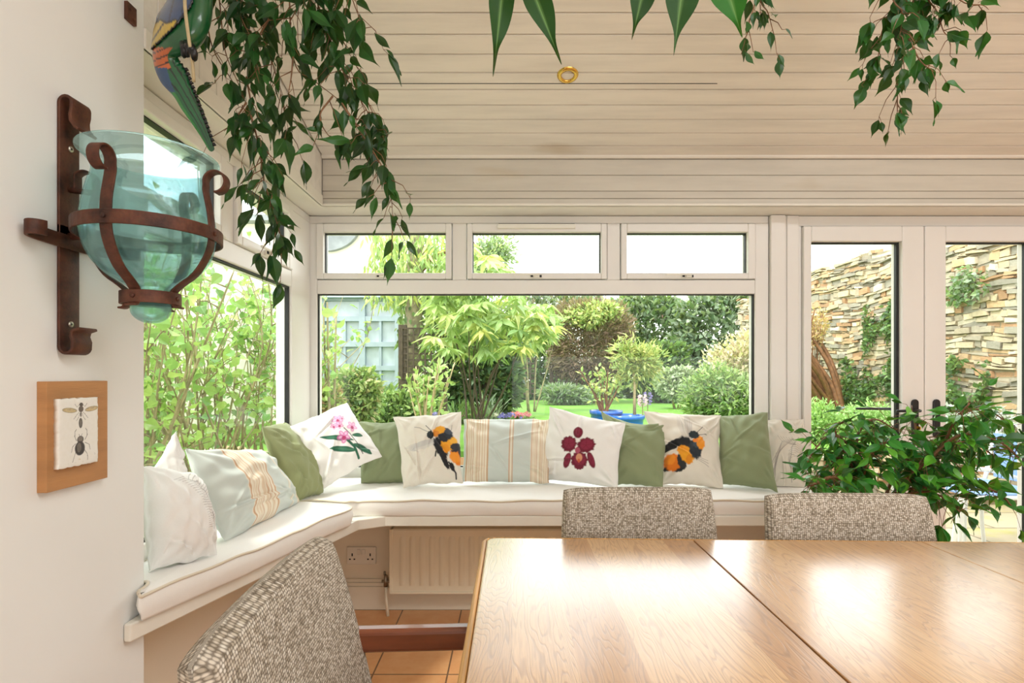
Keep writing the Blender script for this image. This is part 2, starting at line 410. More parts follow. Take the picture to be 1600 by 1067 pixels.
def catmull(pts, sub=6):
    pts = [Vector(p) for p in pts]
    if len(pts) < 3: return pts
    P_ = [pts[0]*2-pts[1]]+pts+[pts[-1]*2-pts[-2]]; out = []
    for i in range(1, len(P_)-2):
        p0, p1, p2, p3 = P_[i-1:i+3]
        for k in range(sub):
            t = k/sub
            out.append(.5*((2*p1)+(-p0+p2)*t+(2*p0-5*p1+4*p2-p3)*t*t+(-p0+3*p1-3*p2+p3)*t**3))
    out.append(pts[-1]); return out

# ------------------------------------------------------------------ leaves
FIGW = np.array([.04, .5, .86, 1, .95, .76, .48, .2, .07, .02])
OVALW = np.array([.05, .5, .85, 1, .98, .85, .6, .3, .1, .01])
def leaves(pos, dirs, L, W, cols, profile=None, curl=.12, fold=.18, roll=None, vein=None, rnd=NR, simple_=False):
    """pos (n,3), dirs (n,3) unit; returns V, Fquads, C"""
    pos = np.asarray(pos); dirs = np.asarray(dirs, dtype=float); n = len(pos)
    dirs = dirs/np.maximum(np.linalg.norm(dirs, axis=1, keepdims=True), 1e-6)
    L = np.broadcast_to(L, n); W = np.broadcast_to(W, n)
    up = rnd.normal(size=(n, 3))
    if roll is not None: up = roll+.45*up
    side = np.cross(dirs, up); side /= np.maximum(np.linalg.norm(side, axis=1, keepdims=True), 1e-6)
    nrm = np.cross(side, dirs); nrm *= np.where((nrm[:, 2:3] < 0), -1, 1)
    if simple_:
        tx = np.array([0, .45, 1, .45]); ty = np.array([0, .5, 0, -.5]); tz = np.array([0, .06, -.05, .06])
        V = pos[:, None]+(L[:, None]*tx)[..., None]*dirs[:, None]+(W[:, None]*ty)[..., None]*side[:, None]+(L[:, None]*tz)[..., None]*nrm[:, None]
        C = np.repeat(cols[:, None], 4, 1)
        Fq = (np.arange(n)*4)[:, None]+np.arange(4)
        return V.reshape(-1, 3), Fq, C.reshape(-1, 3)
    prof = FIGW if profile is None else profile
    ns = len(prof); xs = np.linspace(0, 1, ns); lat = np.array([-1, -.06, 0, .06, 1])
    tx = np.repeat(xs, 5); ty = np.outer(prof, lat*.5).ravel()
    tz0 = np.abs(ty)*fold
    cv = (curl*(rnd.uniform(.3, 1.6, size=n)))
    wav = rnd.uniform(-1, 1, size=n)*.05
    tz = tz0[None]*(W/np.maximum(L, 1e-6))[:, None]*2-cv[:, None]*(tx**2)[None]+wav[:, None]*np.sin(tx*9)[None]*np.tile(lat, ns)[None]
    V = pos[:, None]+(L[:, None]*tx[None])[..., None]*dirs[:, None]+(W[:, None]*ty[None])[..., None]*side[:, None]+(L[:, None]*tz)[..., None]*nrm[:, None]
    C = np.repeat(cols[:, None], ns*5, 1).astype(float)
    if vein is not None:
        mid = np.tile(np.array([0, 0, 1, 0, 0]), ns).astype(float)[None, :, None]*.7
        C = C*(1-mid)+np.array(vein)[None, None]*mid
    g = grid_faces(ns, 5); Fq = ((np.arange(n)*ns*5)[:, None, None]+g[None]).reshape(-1, 4)
    return V.reshape(-1, 3), Fq, C.reshape(-1, 3)
def pick(cols, n, rnd=NR, var=.12):
    cs = np.array([c(*k)[:3] for k in cols]); a = cs[rnd.randint(len(cs), size=n)]; b = cs[rnd.randint(len(cs), size=n)]
    t = rnd.uniform(size=(n, 1)); return np.clip((a*(1-t)+b*t)*(1+rnd.uniform(-var, var, size=(n, 1))), 0, 1)
def shrub(name, label, cat, centre, radii, n, L, W, cols, seed=1, group=None, lobes=7, stems=8, stemmat='stemgrey', ground=.38, detail=False, droop=0, fill=.55, stemr=.02, mat='leaf', stemtop=.0, flowers=None, boxy=False):
    rnd = np.random.RandomState(seed); rr = random.Random(seed)
    cx, cy, cz = centre; rx, ry, rz = radii
    root = empty(name, (cx, cy, ground), label, cat, group)
    lc = [(0, 0, 0, .72)]
    for i in range(lobes):
        a = 2*math.pi*i/lobes+rr.uniform(-.3, .3); e = rr.uniform(-.6, .9)
        lc.append((math.cos(a)*math.cos(e)*.55, math.sin(a)*math.cos(e)*.55, math.sin(e)*.55, rr.uniform(.38, .52)))
    lc = np.array(lc); k = rnd.choice(len(lc), size=n, p=lc[:, 3]**2/np.sum(lc[:, 3]**2))
    d = rnd.normal(size=(n, 3)); d /= np.linalg.norm(d, axis=1, keepdims=True)
    rad = lc[k, 3]*(1-fill*rnd.uniform(size=n)**1.6)
    rad *= 1+.12*np.sin(d[:, 0]*7+seed)*np.sin(d[:, 2]*6+d[:, 1]*5)
    q = (lc[k, :3]+d*rad[:, None])*np.array([rx, ry, rz])
    if boxy:
        nn = (np.abs(d)**4).sum(1)**.25
        rb = 1-.35*rnd.uniform(size=n)**2+.07*np.sin(d[:, 0]*11+seed)*np.sin(d[:, 2]*9+d[:, 1]*7)+.05*np.sin(d[:, 0]*23+d[:, 2]*19)
        q = d/nn[:, None]*rb[:, None]*np.array([rx, ry, rz])
    pos = q+np.array([cx, cy, cz]); pos[:, 2] = np.maximum(pos[:, 2], ground+.02)
    dirs = d*.8+rnd.normal(size=(n, 3))*.6; dirs[:, 2] += .25-droop
    s = rnd.uniform(.65, 1.25, size=n)
    V, Fq, C = leaves(pos, dirs, L*s, W*s, pick(cols, n, rnd), OVALW, roll=d+np.array([0, 0, .5]), rnd=rnd, simple_=not detail)
    me = fastmesh('foliage', V, Fq, C); link('foliage', me, M[mat], root, smooth=detail)
    m = MB()
    for i in range(stems):
        a = rr.uniform(0, 6.28); t = rr.uniform(.25, .8)
        top = Vector((cx+math.cos(a)*rx*t, cy+math.sin(a)*ry*t, cz+rz*rr.uniform(-.1, .6+stemtop)))
        b0 = Vector((cx+math.cos(a)*rx*.12, cy+math.sin(a)*ry*.12, ground-.01))
        md = b0.lerp(top, .5)+Vector((rr.uniform(-.1, .1)*rx, rr.uniform(-.1, .1)*ry, rz*.1))
        pts = catmull([b0, md, top], 5); m.tube(pts, [stemr*(1-.75*j/(len(pts)-1)) for j in range(len(pts))], 5)
    if stems: m.build('stems', M[stemmat], root, True)
    if flowers:
        fc, fn, fs = flowers
        kk = rnd.randint(n, size=fn); V, Fq, C = leaves(pos[kk]+d[kk]*np.array([rx, ry, rz])*.06, rnd.normal(size=(fn, 3)), fs, fs, pick(fc, fn, rnd), rnd=rnd, simple_=True)
        link('blossom', fastmesh('blossom', V, Fq, C), M['leaf'], root)
    return root

# ================================================================== THE ROOM
YW = 2.78; XL = -1.053; SOF = 1.978          # window planes, soffit height
S = 'structure'
def struct(name, mb, mat, parent=None, **k):
    o = mb.build(name, mat, parent, **k)
    if parent is None: tag(o, kind=S)
    return o
struct('floor', MB().box(-1.2, 5.0, -3.2, 2.9, -.06, 0), M['tiles'])
struct('wall_left', MB().box(-1.25, -.905, -3.2, 1.337, 0, 3.6), M['plaster'])
struct('wall_left.001', MB().box(-1.25, -1.03, 1.337, 2.9, 0, .63), M['plaster_low'])
struct('wall_back', MB().box(-1.03, 1.43, 2.725, 2.9, 0, .63), M['plaster_low'])
struct('wall_back.001', MB().box(2.82, 5.0, 2.725, 2.9, 0, 2.2), M['plaster'])
struct('wall_left.002', MB().box(-1.25, -.922, 1.337, 2.9, SOF+.004, 3.6), M['boards_v'])
struct('wall_back.002', MB().box(-.922, 5.0, 2.612, 2.9, SOF+.004, 2.7), M['boards'])
struct('wall_rear', MB().box(-1.25, 5.2, -3.4, -3.2, 0, 3.9), M['plaster'])
struct('wall_right', MB().box(5.0, 5.2, -3.2, 2.9, 0, 3.6), M['plaster'])
# soffits
struct('trim_1', MB().box(-1.2, -.905, 1.337, 2.9, SOF-.006, SOF+.004).box(-.905, 5.0, 2.592, 2.9, SOF-.006, SOF+.004), M['benchpaint'])
# bevelled board run: profile in (s, depth) extruded between two ends
def board_run(name, start, sdir, ndir, edir, e0, e1, edges, mat, groove=.004, dep=.005, round_=.0):
    mb = MB(); start, sdir, ndir, edir = map(Vector, (start, sdir, ndir, edir))
    for a, b in zip(edges[:-1], edges[1:]):
        prof = [(a+.0008, -dep*1.6), (a+.0012, -dep), (a+groove, 0), (b-groove*.4, 0), (b-.0008, -dep*1.2), (b-.0008, -dep*1.6)]
        n = len(mb.v)
        for e in (e0, e1):
            ee = e if not callable(e) else None
            for (s_, d_) in prof:
                ev = e(s_) if callable(e) else e
                mb.v.append(tuple(start+sdir*s_+ndir*d_+edir*ev))
        k = len(prof)
        for i in range(k-1): mb.f.append((n+i, n+i+1, n+k+i+1, n+k+i)); mb.mi.append(0)
        mb.f.append(tuple(range(n, n+k))); mb.f.append(tuple(range(n+2*k-1, n+k-1, -1))); mb.mi += [0, 0]
    return struct(name, mb, mat)
# sloping ceiling, boards across X
slope = .25; sl = math.hypot(1, slope)
zc0 = H+1.037
sd = Vector((0, -1, slope)).normalized(); nd = Vector((0, -slope, -1)).normalized()
ed = [0, .006]+[.078+.0865*i for i in range(69)]
board_run('ceiling', (0, 2.592, zc0), sd, nd, (1, 0, 0), -.9, 5.0, ed, M['boards'], .006, .006)
mb = MB(); th = .1
for x in (-1.25, 5.0):
    for (yy, zz) in ((2.9, zc0-.308*slope), (-3.2, zc0+5.792*slope)): mb.v += [(x, yy, zz+.012), (x, yy, zz+th)]
mb.f = [(0, 2, 3, 1), (4, 5, 7, 6), (0, 4, 6, 2), (1, 3, 7, 5), (0, 1, 5, 4), (2, 6, 7, 3)]; mb.mi = [0]*6
struct('ceiling.001', mb, M['boards'])
_sj = (2.592-2.147)*sl
mb = MB(); _p = Vector((0, 2.592, zc0))+sd*_sj+nd*.0
for _x in (-.58, .81):
    for _a, _b in ((-.0012, -.0002), (.0012, -.0002), (.0012, .0012), (-.0012, .0012)): mb.v.append(tuple(_p+Vector((_x, 0, 0))+sd*_a+nd*_b))
mb.f = [(0, 1, 2, 3), (7, 6, 5, 4), (0, 4, 5, 1), (1, 5, 6, 2), (2, 6, 7, 3), (3, 7, 4, 0)]; mb.mi = [0]*6
struct('trim_7', mb, M['gasket'])
# fascia boards
fz = lambda py: H+(585-py)*2.592/F
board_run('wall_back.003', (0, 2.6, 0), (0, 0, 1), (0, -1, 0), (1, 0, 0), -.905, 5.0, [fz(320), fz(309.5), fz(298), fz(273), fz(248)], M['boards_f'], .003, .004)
struct('trim_2', MB().tube([(-.905, 2.592, fz(243.5)), (5.0, 2.592, fz(243.5))], .0135, 12), M['boards'])
struct('trim_3', MB().box(-.905, 5, 2.585, 2.6, SOF-.006, SOF+.006), M['benchpaint'], bevel=.003)
# upright boards over the left window, cut to the slope at the top
board_run('wall_left.003', (-.907, 1.337, 0), (0, 1, 0), (1, 0, 0), (0, 0, 1), SOF+.006,
          lambda s_: zc0+(2.592-1.337-s_)*slope+.02, [0]+[.055+.0925*i for i in range(14)], M['boards_v'], .004, .004)
struct('trim_4', MB().box(-.912, -.9, 1.337, 2.592, SOF-.006, SOF+.045), M['benchpaint'], bevel=.003)
# skirting
sk = MB().box(-1.03, 1.43, 2.703, 2.727, 0, .115).box(-1.03, 1.43, 2.708, 2.727, .115, .133).box(-1.03, 1.43, 2.713, 2.727, .133, .15)
struct('baseboard_back', sk, M['skirting'], bevel=.003)
struct('baseboard_left', MB().box(-1.032, -1.008, 1.337, 2.703, 0, .15), M['skirting'], bevel=.003)

# ---- frames.  ring of four bars in plane XZ at depth y0..y1, or plane YZ for the left window
def ring(mb, a0, a1, z0, z1, l, r, b, t, d0, d1, axis='x', mi=0):
    def bx(p0, p1, q0, q1):
        if axis == 'x': mb.box(p0, p1, d0, d1, q0, q1, mi)
        else: mb.box(d0, d1, p0, p1, q0, q1, mi)
    bx(a0, a0+l, z0, z1); bx(a1-r, a1, z0, z1); bx(a0+l, a1-r, z0, z0+b); bx(a0+l, a1-r, z1-t, z1)
def xw(px): return (px-800)*YW/F
def zw(py): return H-(py-585)*YW/F
win = empty('window_1', (xw(840), YW, .63), kind=S)
m = MB()
YI = YW-.035; YO = YW+.04
# outer frame, corner post, transom, mullions
m.box(xw(470), xw(499), YI, YO, .63, SOF-.045)
m.box(xw(1175), xw(1196), YI, YO, .63, SOF-.045)
m.box(xw(499), xw(1175), YI+.001, YO, zw(460.5), zw(439))
m.box(xw(708), xw(730), YI+.002, YO-.001, zw(439), SOF-.045)
m.box(xw(947), xw(967), YI+.002, YO-.001, zw(439), SOF-.045)
m.box(xw(470), xw(1196), YI+.001, YO-.002, SOF-.045, SOF-.008)
m.box(xw(499), xw(1175), YI+.001, YO, .63, .70)
m.build('frame', M['upvc'], win, bevel=.004)
m = MB(); ring(m, xw(499), xw(1175), .70, zw(460.5), .006, .008, .006, .006, YI+.012, YI+.026)
m.build('gasket', M['gasket'], win)
MB().box(xw(499)+.002, xw(1175)-.002, YI+.02, YI+.026, .702, zw(460.5)-.002).build('glass_pane', M['pane'], win)
def casement(par, a0, a1, z0, z1, axis='x', d=None, ga=None):
    """opening top light with its pane, gasket and lever handle; ga = glass edges"""
    cs_m = MB()
    if axis == 'x': D0, D1 = YI-.012, YO-.01
    else: D0, D1 = XL+.035+.012, XL-.03
    g0, g1, h0, h1 = ga
    lo, hi = min(D0, D1), max(D0, D1)
    ring(cs_m, a0, a1, z0, z1, g0-a0, a1-g1, h0-z0, z1-h1, lo, hi, axis)
    cs = cs_m.build('casement', M['upvc'], par, bevel=.004)
    gm = MB(); ring(gm, g0-.002, g1+.002, h0-.002, h1+.002, .006, .006, .005, .006, (lo+hi)/2-.012, (lo+hi)/2+.012, axis); gm.build('gasket', M['gasket'], cs)
    pm = MB()
    if axis == 'x': pm.box(g0, g1, (lo+hi)/2, (lo+hi)/2+.006, h0, h1)
    else: pm.box((lo+hi)/2-.006, (lo+hi)/2, g0, g1, h0, h1)
    pm.build('glass_pane', M['pane'], cs)
    mid = (a0+a1)/2-.005; zh = z0+(h0-z0)*.42
    hm = MB(); f = D0
    sgn = -1 if axis == 'x' else 1
    def hb(p0, p1, q0, q1, dd0, dd1, mi=0):
        e0, e1 = sorted((f+sgn*dd0, f+sgn*dd1))
        if axis == 'x': hm.box(p0, p1, e0, e1, q0, q1, mi)
        else: hm.box(e0, e1, p0, p1, q0, q1, mi)
    hb(mid-.032, mid+.03, zh-.010, zh+.010, 0, .008); hb(mid-.012, mid+.016, zh-.008, zh+.013, .008, .022); hb(mid-.115, mid+.012, zh+.001, zh+.010, .022, .032)
    hb(mid-.028, mid-.016, zh-.005, zh+.007, .008, .011, 1); hb(mid+.017, mid+.028, zh-.007, zh+.005, .008, .011, 1)
    hm.build('lever_handle', [M['vent'], M['black']], cs, bevel=.002)
    return cs
casement(win, xw(499), xw(707), zw(438), zw(353), ga=(xw(510), xw(698), zw(429), zw(366)))
c2 = casement(win, xw(731), xw(946), zw(438), zw(353), ga=(xw(739), xw(937), zw(429), zw(366)))
casement(win, xw(968), xw(1174), zw(438), zw(353), ga=(xw(977), xw(1163), zw(429), zw(366)))
vm = MB().box(xw(778), xw(897), YI-.03, YI-.008, zw(361.5), zw(355)).box(xw(779), xw(896), YI-.022, YI-.006, zw(355.5), zw(353.6), 1)
vm.build('trickle_vent', [M['vent'], M['gasket']], win, bevel=.002)
# cover post right of the window
m = MB().box(xw(1197), xw(1219), YI-.02, YO, .0, SOF-.008).box(xw(1219), xw(1223), YI-.005, YO, 0, SOF-.008).box(xw(1223), xw(1241.3), YI-.01, YO, 0, SOF-.008)
struct('trim_5', m, M['upvc'], bevel=.004)

# left window, plane X = XL
wl = empty('window_2', (XL, 2.0, .63), kind=S)
XI = XL+.035; XO = XL-.04
zl = lambda px, py, X=XL: PX(px, py, X).z
zt0 = PX(455, 452, XL).z; zt1 = zt0+.07    # transom
Ye = PX(456, 600, XI).y
m = MB()
m.box(XO, XI, Ye, YI-.001, .631, SOF-.045)
m.box(XO, XI-.001, 1.40, Ye, zt0, zt1+.004)
m.box(XO, XI-.001, 1.338, YI-.001, SOF-.045, SOF-.008); m.box(XO, XI-.001, 1.40, Ye, .631, .70); m.box(XO, XI, 1.338, 1.40, .631, SOF-.045)
ym = PX(358, 380, XI).y
m.box(XO, XI-.002, ym-.035, ym+.035, zt1+.004, SOF-.045)
m.build('frame', M['upvc'], wl, bevel=.004)
m = MB(); ring(m, 1.40, Ye, .70, zt0, .006, .01, .006, .007, XI-.03, XI-.012, 'y'); m.build('gasket', M['gasket'], wl)
MB().box(XI-.028, XI-.022, 1.402, Ye-.002, .702, zt0-.002).build('glass_pane', M['pane'], wl)
casement(wl, ym+.036, Ye-.012, zt1+.005, SOF-.046, 'y', ga=(ym+.075, Ye-.052, zt1+.042, SOF-.08))
casement(wl, 1.41, ym-.036, zt1+.005, SOF-.046, 'y', ga=(1.45, ym-.075, zt1+.042, SOF-.08))

# french doors
df = MB().box(xw(1241.5), xw(1246.8), YI, YO, .03, zw(356)).box(xw(1241.5), 2.82, YI+.001, YO, zw(356), SOF-.008).box(2.735, 2.82, YI, YO, .03, zw(356)).box(xw(1241.5), 2.82, YI, YO, -.04, .03)
struct('trim_6', df, M['upvc'], bevel=.004)
def door(name, x0, x1, gx0, gx1, hx, hside):
    d = empty(name, ((x0+x1)/2, YW, .03), kind=S)
    z0, z1 = .035, zw(357.5); g0, g1 = .16, zw(381)
    m = MB(); ring(m, x0, x1, z0, z1, gx0-x0, x1-gx1, g0-z0, z1-g1, YI-.02, YO-.01); m.build('leaf_frame', M['upvc'], d, bevel=.005)
    m = MB(); ring(m, gx0-.002, gx1+.002, g0-.002, g1+.002, .005, .016, .01, .009, YI+.005, YI+.022); m.build('gasket', M['gasket'], d)
    MB().box(gx0, gx1, YI+.012, YI+.018, g0, g1).build('glass_pane', M['pane'], d)
    hz = zw(652.5); ht = zw(640)
    hp = MB(); k = 14; w_ = .0175; hh = .097
    pts = [(hx+w_*math.cos(t), hz+(hh-w_)*(1 if math.sin(t) >= 0 else -1)+w_*math.sin(t)) for t in [2*math.pi*(i+.5)/k for i in range(k)]]
    n = len(hp.v)
    for yy in (YI-.02, YI-.030): hp.v += [(a, yy, b) for a, b in pts]
    hp.f = [tuple(range(k-1, -1, -1)), tuple(range(k, 2*k))]+[(i, (i+1) % k, k+(i+1) % k, k+i) for i in range(k)]; hp.mi = [0]*len(hp.f)
    hh_ = hp.build('handle_plate', M['black'], d, bevel=.003)
    lm = MB().tube([(hx, YI-.03, ht), (hx, YI-.058, ht), (hx+hside*.03, YI-.066, ht), (hx+hside*.12, YI-.066, ht)], [.009, .008, .008, .006], 8)
    lm.build('lever', M['black'], hh_, True)
    om = MB().tube([(hx+hside*.02, YO+.02, ht), (hx+hside*.20, YO+.05, ht)], [.008, .006], 8); om.build('outer_lever', M['black'], hh_, True)
    return hh_
h1 = door('door_1', xw(1247), xw(1431.5), xw(1259), xw(1398), xw(1416), -1)
MB().disc((xw(1417.5), YI-.03, zw(665.5)), (0, -1, 0), .006, .004, 12).build('lock_cylinder', M['brass'], h1)
MB().box(xw(1418.2), xw(1419.8), YI-.05, YI-.032, zw(669), zw(664)).build('key', M['brass'], h1)
door('door_2', xw(1432.5), 2.73, xw(1465), xw(1597), xw(1449), 1)

# ================================================================== BENCH, CUSHIONS, RADIATOR
BZ = H-.58
def prism(mb, poly, z0, z1, mi=0):
    n = len(mb.v); k = len(poly)
    mb.v += [(x, y, z0) for x, y in poly]+[(x, y, z1) for x, y in poly]
    mb.f += [tuple(range(n+k-1, n-1, -1)), tuple(range(n+k, n+2*k))]+[(n+i, n+(i+1) % k, n+k+(i+1) % k, n+k+i) for i in range(k)]
    mb.mi += [mi]*(k+2); return mb
bench = empty('window_bench', (0, 2.5, .0), 'white painted built-in window bench board running under both windows', 'bench')
poly = [(-.903, 1.264), (-.885, 1.262), PZ(560, 812, BZ)[:2], PZ(602, 806.5, BZ)[:2], (1.345, 2.232), (1.345, 2.724), (-1.029, 2.724), (-1.029, 1.338), (-.904, 1.338)]
prism(MB(), poly, BZ-.042, BZ).build('seat_board', M['benchpaint'], bench, bevel=.004)
MB().box(-.62, 1.33, 2.66, 2.723, BZ-.10, BZ-.042).build('batten', M['plaster_low'], bench, bevel=.003)
MB().box(1.29, 1.335, 2.26, 2.72, 0, BZ-.042).build('end_panel', M['benchpaint'], bench, bevel=.003)

def seat_pad(name, label, poly, z0, z1, seed):
    rnd = random.Random(seed); root = empty(name, (poly[0][0], poly[0][1], z0), label, 'cushion', 'seat pads on the window bench')
    # resample outline with rounded corners
    pts = []
    k = len(poly)
    for i in range(k):
        a, b, d_ = Vector(poly[i-1]), Vector(poly[i]), Vector(poly[(i+1) % k])
        r = min(.045, (a-b).length*.35, (d_-b).length*.35)
        p0 = b+(a-b).normalized()*r; p1 = b+(d_-b).normalized()*r
        for t in (0, .25, .5, .75, 1): pts.append(p0*(1-t)**2+b*2*t*(1-t)+p1*t*t)
    out = []
    for i in range(len(pts)):
        a, b = pts[i], pts[(i+1) % len(pts)]; n = max(1, int((b-a).length/.03))
        for j in range(n): out.append(a.lerp(b, j/n))
    n = len(out); sgn = 1 if sum(out[i].x*out[(i+1) % n].y-out[(i+1) % n].x*out[i].y for i in range(n)) > 0 else -1
    def inset(d):
        res = []
        for i in range(n):
            t = (out[(i+1) % n]-out[i-1]).normalized(); nn = Vector((-t.y, t.x))*sgn
            res.append(out[i]+nn*d)
        return res
    h = z1-z0
    rings = [(inset(.006), z0), (inset(.004), z0+.006), (inset(-.004), z0+h*.5), (inset(.001), z1-.008), (inset(.006), z1-.001), (inset(.011), z1)]
    m = MB()
    for ri, (rg, z) in enumerate(rings):
        for i, q in enumerate(rg):
            wob = .0025*math.sin(i*.35+ri+seed)+.002*math.sin(i*.9+seed*2)
            m.v.append((q.x+wob*.5, q.y+wob*.5, z+(wob if 1 < ri else 0)))
    for r_ in range(len(rings)-1):
        for i in range(n): a0 = r_*n+i; a1 = r_*n+(i+1) % n; m.f.append((a0, a1, a1+n, a0+n))
    m.f.append(tuple(reversed(range(n)))); m.f.append(tuple((len(rings)-1)*n+i for i in range(n))); m.mi = [0]*len(m.f)
    pad = m.build('pad', M['seatcloth'], root, True)
    pr = MB(); rg = inset(.0015)
    pp = [(q.x, q.y, z1-.003+.0025*math.sin(i*.35+3+seed)+.002*math.sin(i*.9+seed*2)) for i, q in enumerate(rg)]
    pr.tube(pp+[pp[0]], .0042, 6); pr.build('piping', M['piping'], pad, True)
    return root
CZ = BZ+.066
pl = [PZ(217, 930, CZ)[:2], PZ(380, 866, CZ)[:2], PZ(470, 826, CZ)[:2], PZ(556, 792, CZ)[:2], (-.845, 2.20), (-1.022, 2.16), (-1.022, 1.345), (-.896, 1.345), (-.896, 1.30)]
seat_pad('seat_cushion', 'long white piped seat pad beside the left wall, its end nearest the insect picture', pl, BZ, CZ, 1)
pb = [(-.84, 2.235), (-.66, 2.195), PZ(560, 782, CZ)[:2], (1.335, 2.235), (1.335, 2.70), (-1.0, 2.70), (-1.0, 2.245)]
seat_pad('seat_cushion', 'long white piped seat pad under the wide garden window behind the dining chairs', pb, BZ, CZ, 2)

# radiator
rad = empty('radiator', (0, 2.66, .12), 'cream ribbed panel radiator on the wall under the window bench', 'radiator')
m = MB(); x0, x1 = PZ(608, 0, 0).x*0-.585, .62; yf = 2.605; z0, z1 = .122, .425
m.box(x0, x1, yf+.008, yf+.02, z0, z1); pan = m.build('panel', M['rad'], rad, bevel=.006, seg=3)
m = MB(); nfl = int((x1-x0-.06)/.0473)
prof = [(0, 0), (.009, -.001), (.014, -.008), (.034, -.008), (.039, -.001), (.0473, 0)]
xs = [(x0+.035+i*.0473+a, yf+.009+b) for i in range(nfl) for a, b in prof[:-1]]+[(x0+.035+nfl*.0473, yf+.009)]
zz = [z0+.03, z0+.048, z1-.048, z1-.03]
for zi, z in enumerate(zz):
    for a, b in xs: m.v.append((a, b if zi in (1, 2) else yf+.009, z))
k = len(xs)
for r_ in range(3):
    for i in range(k-1): a0 = r_*k+i; m.f.append((a0, a0+1, a0+k+1, a0+k)); m.mi.append(0)
m.build('fluting', M['rad'], pan, True)
MB().box(x0-.004, x0+.012, yf+.004, yf+.075, z0, z1+.002).box(x1-.012, x1+.004, yf+.004, yf+.075, z0, z1+.002).box(x0, x1, yf+.012, yf+.075, z1-.004, z1+.002).box(x0, x1, yf+.05, yf+.06, z0, z1-.004).box(x0, x1, yf+.0, yf+.012, z0-.004, z0+.006).build('casing', M['rad'], rad, bevel=.002)
vx = x0-.028
MB().tube([(x0, yf+.04, .165), (vx, yf+.04, .165)], .009, 8).tube([(vx, yf+.04, .14), (vx, yf+.04, .195)], [.012, .009], 8).tube([(vx-.006, yf+.04, .195), (vx-.006, yf+.04, .212)], .006, 6).tube([(vx-.02, yf+.04, .165), (vx+.004, yf+.04, .165)], .008, 8).build('valve', M['chrome'], rad, True)
MB().tube([(vx, yf+.04, .14), (vx+.002, yf+.038, .08), (vx+.012, yf+.03, .0)], .0075, 8).build('pipe', M['rad'], rad, True)
# double socket
sx, sz = (565-800)*2.72/F, H-(867.5-585)*2.72/F
sk = empty('wall_socket', (sx, 2.725, sz), 'white double power socket on the wall left of the radiator', 'socket')
pl_ = MB().box(sx-.073, sx+.073, 2.713, 2.725, sz-.043, sz+.043).build('faceplate', M['socket'], sk, bevel=.003)
for s_ in (-1, 1):
    MB().box(sx+s_*.012-.008, sx+s_*.012+.008, 2.708, 2.713, sz+.008, sz+.032).build('rocker_switch', M['socket'], sk, bevel=.0015)
    hc = sx+s_*.045
    MB().box(hc-.003, hc+.003, 2.7115, 2.7135, sz-.002, sz+.012).box(hc-.015, hc-.007, 2.7115, 2.7135, sz-.020, sz-.014).box(hc+.007, hc+.015, 2.7115, 2.7135, sz-.020, sz-.014).build('pin_hole', M['black'], pl_)

# ================================================================== TABLE AND CHAIRS
TZ = .76
tb = empty('dining_table', (.9, .88, 0), 'long oiled oak dining table top with amber edge, in the foreground', 'table')
def table_poly(i): return None
ya, yb_ = 1.367, 1.310; xe = 2.05
def yfar(x): return ya+(x+.06)*(1.325-1.367)/1.307
tp = [(-.062, .42), (-.062, ya-.02), (-.055, ya-.006), (-.04, ya-.0005), (.4485, yfar(.4485)), (.4485, .42)]
t1 = prism(MB(), tp, TZ-.028, TZ).build('table_leaf', M['oak'], tb, bevel=.004, seg=3)
tp = [(.4505, .42), (.4505, yfar(.4505)), (1.003, yfar(1.003)), (1.003, .42)]
prism(MB(), tp, TZ-.028, TZ).build('table_leaf', M['oak'], tb, bevel=.0015, seg=2)
tp = [(1.005, .42), (1.005, yfar(1.005)), (xe, yfar(xe)), (xe, .42)]
prism(MB(), tp, TZ-.028, TZ).build('table_leaf', M['oak'], tb, bevel=.0015, seg=2)
tp = [(-.074, .41), (-.074, ya-.02), (-.066, ya+.002), (-.046, ya+.011), (xe, yfar(xe)+.011), (xe, yfar(xe)+.0005), (-.04, ya+.0005), (-.0555, ya-.005), (-.0625, ya-.02), (-.0625, .41)]
prism(MB(), tp, TZ-.030, TZ-.0008).build('edge_lipping', M['oaklip'], tb, bevel=.006, seg=3)
MB().box(.02, xe-.1, .5, .525, TZ-.12, TZ-.028).box(.02, xe-.1, 1.22, 1.245, TZ-.12, TZ-.028).box(.02, .045, .525, 1.22, TZ-.12, TZ-.028).build('apron', M['oaklip'], tb, bevel=.003)
for lx, ly in ((.1, .52), (.1, 1.2), (xe-.18, .52), (xe-.18, 1.2)):
    MB().box(lx, lx+.065, ly-.03, ly+.035, 0, TZ-.028).build('leg', M['oaklip'], tb, bevel=.006)

def soft_slab(fn, nu, nv, uvscale):
    """closed slab from fn(u,v,side) -> xyz ; uv layer in metres"""
    V = []; UV = []
    for s_ in (0, 1):
        for i in range(nu):
            for j in range(nv):
                u, v = i/(nu-1), j/(nv-1); V.append(fn(u, v, s_)); UV.append((u*uvscale[0]+s_*1.3, v*uvscale[1]))
    n = nu*nv; Fq = [tuple(q) for q in grid_faces(nu, nv)]+[tuple(q) for q in grid_faces(nu, nv, n, True)]
    bd = [(i, 0) for i in range(nu)]+[(nu-1, j) for j in range(1, nv)]+[(i, nv-1) for i in range(nu-2, -1, -1)]+[(0, j) for j in range(nv-2, 0, -1)]
    ids = [i*nv+j for i, j in bd]
    for a, b in zip(ids, ids[1:]+ids[:1]): Fq.append((b, a, a+n, b+n))
    me = bpy.data.meshes.new('slab'); me.from_pydata([tuple(v) for v in V], [], Fq)
    uv = me.uv_layers.new(name='UVMap')
    for lp in me.loops: uv.data[lp.index].uv = UV[lp.vertex_index]
    bm = bmesh.new(); bm.from_mesh(me); bmesh.ops.recalc_face_normals(bm, faces=bm.faces); bm.to_mesh(me); bm.free()
    return me
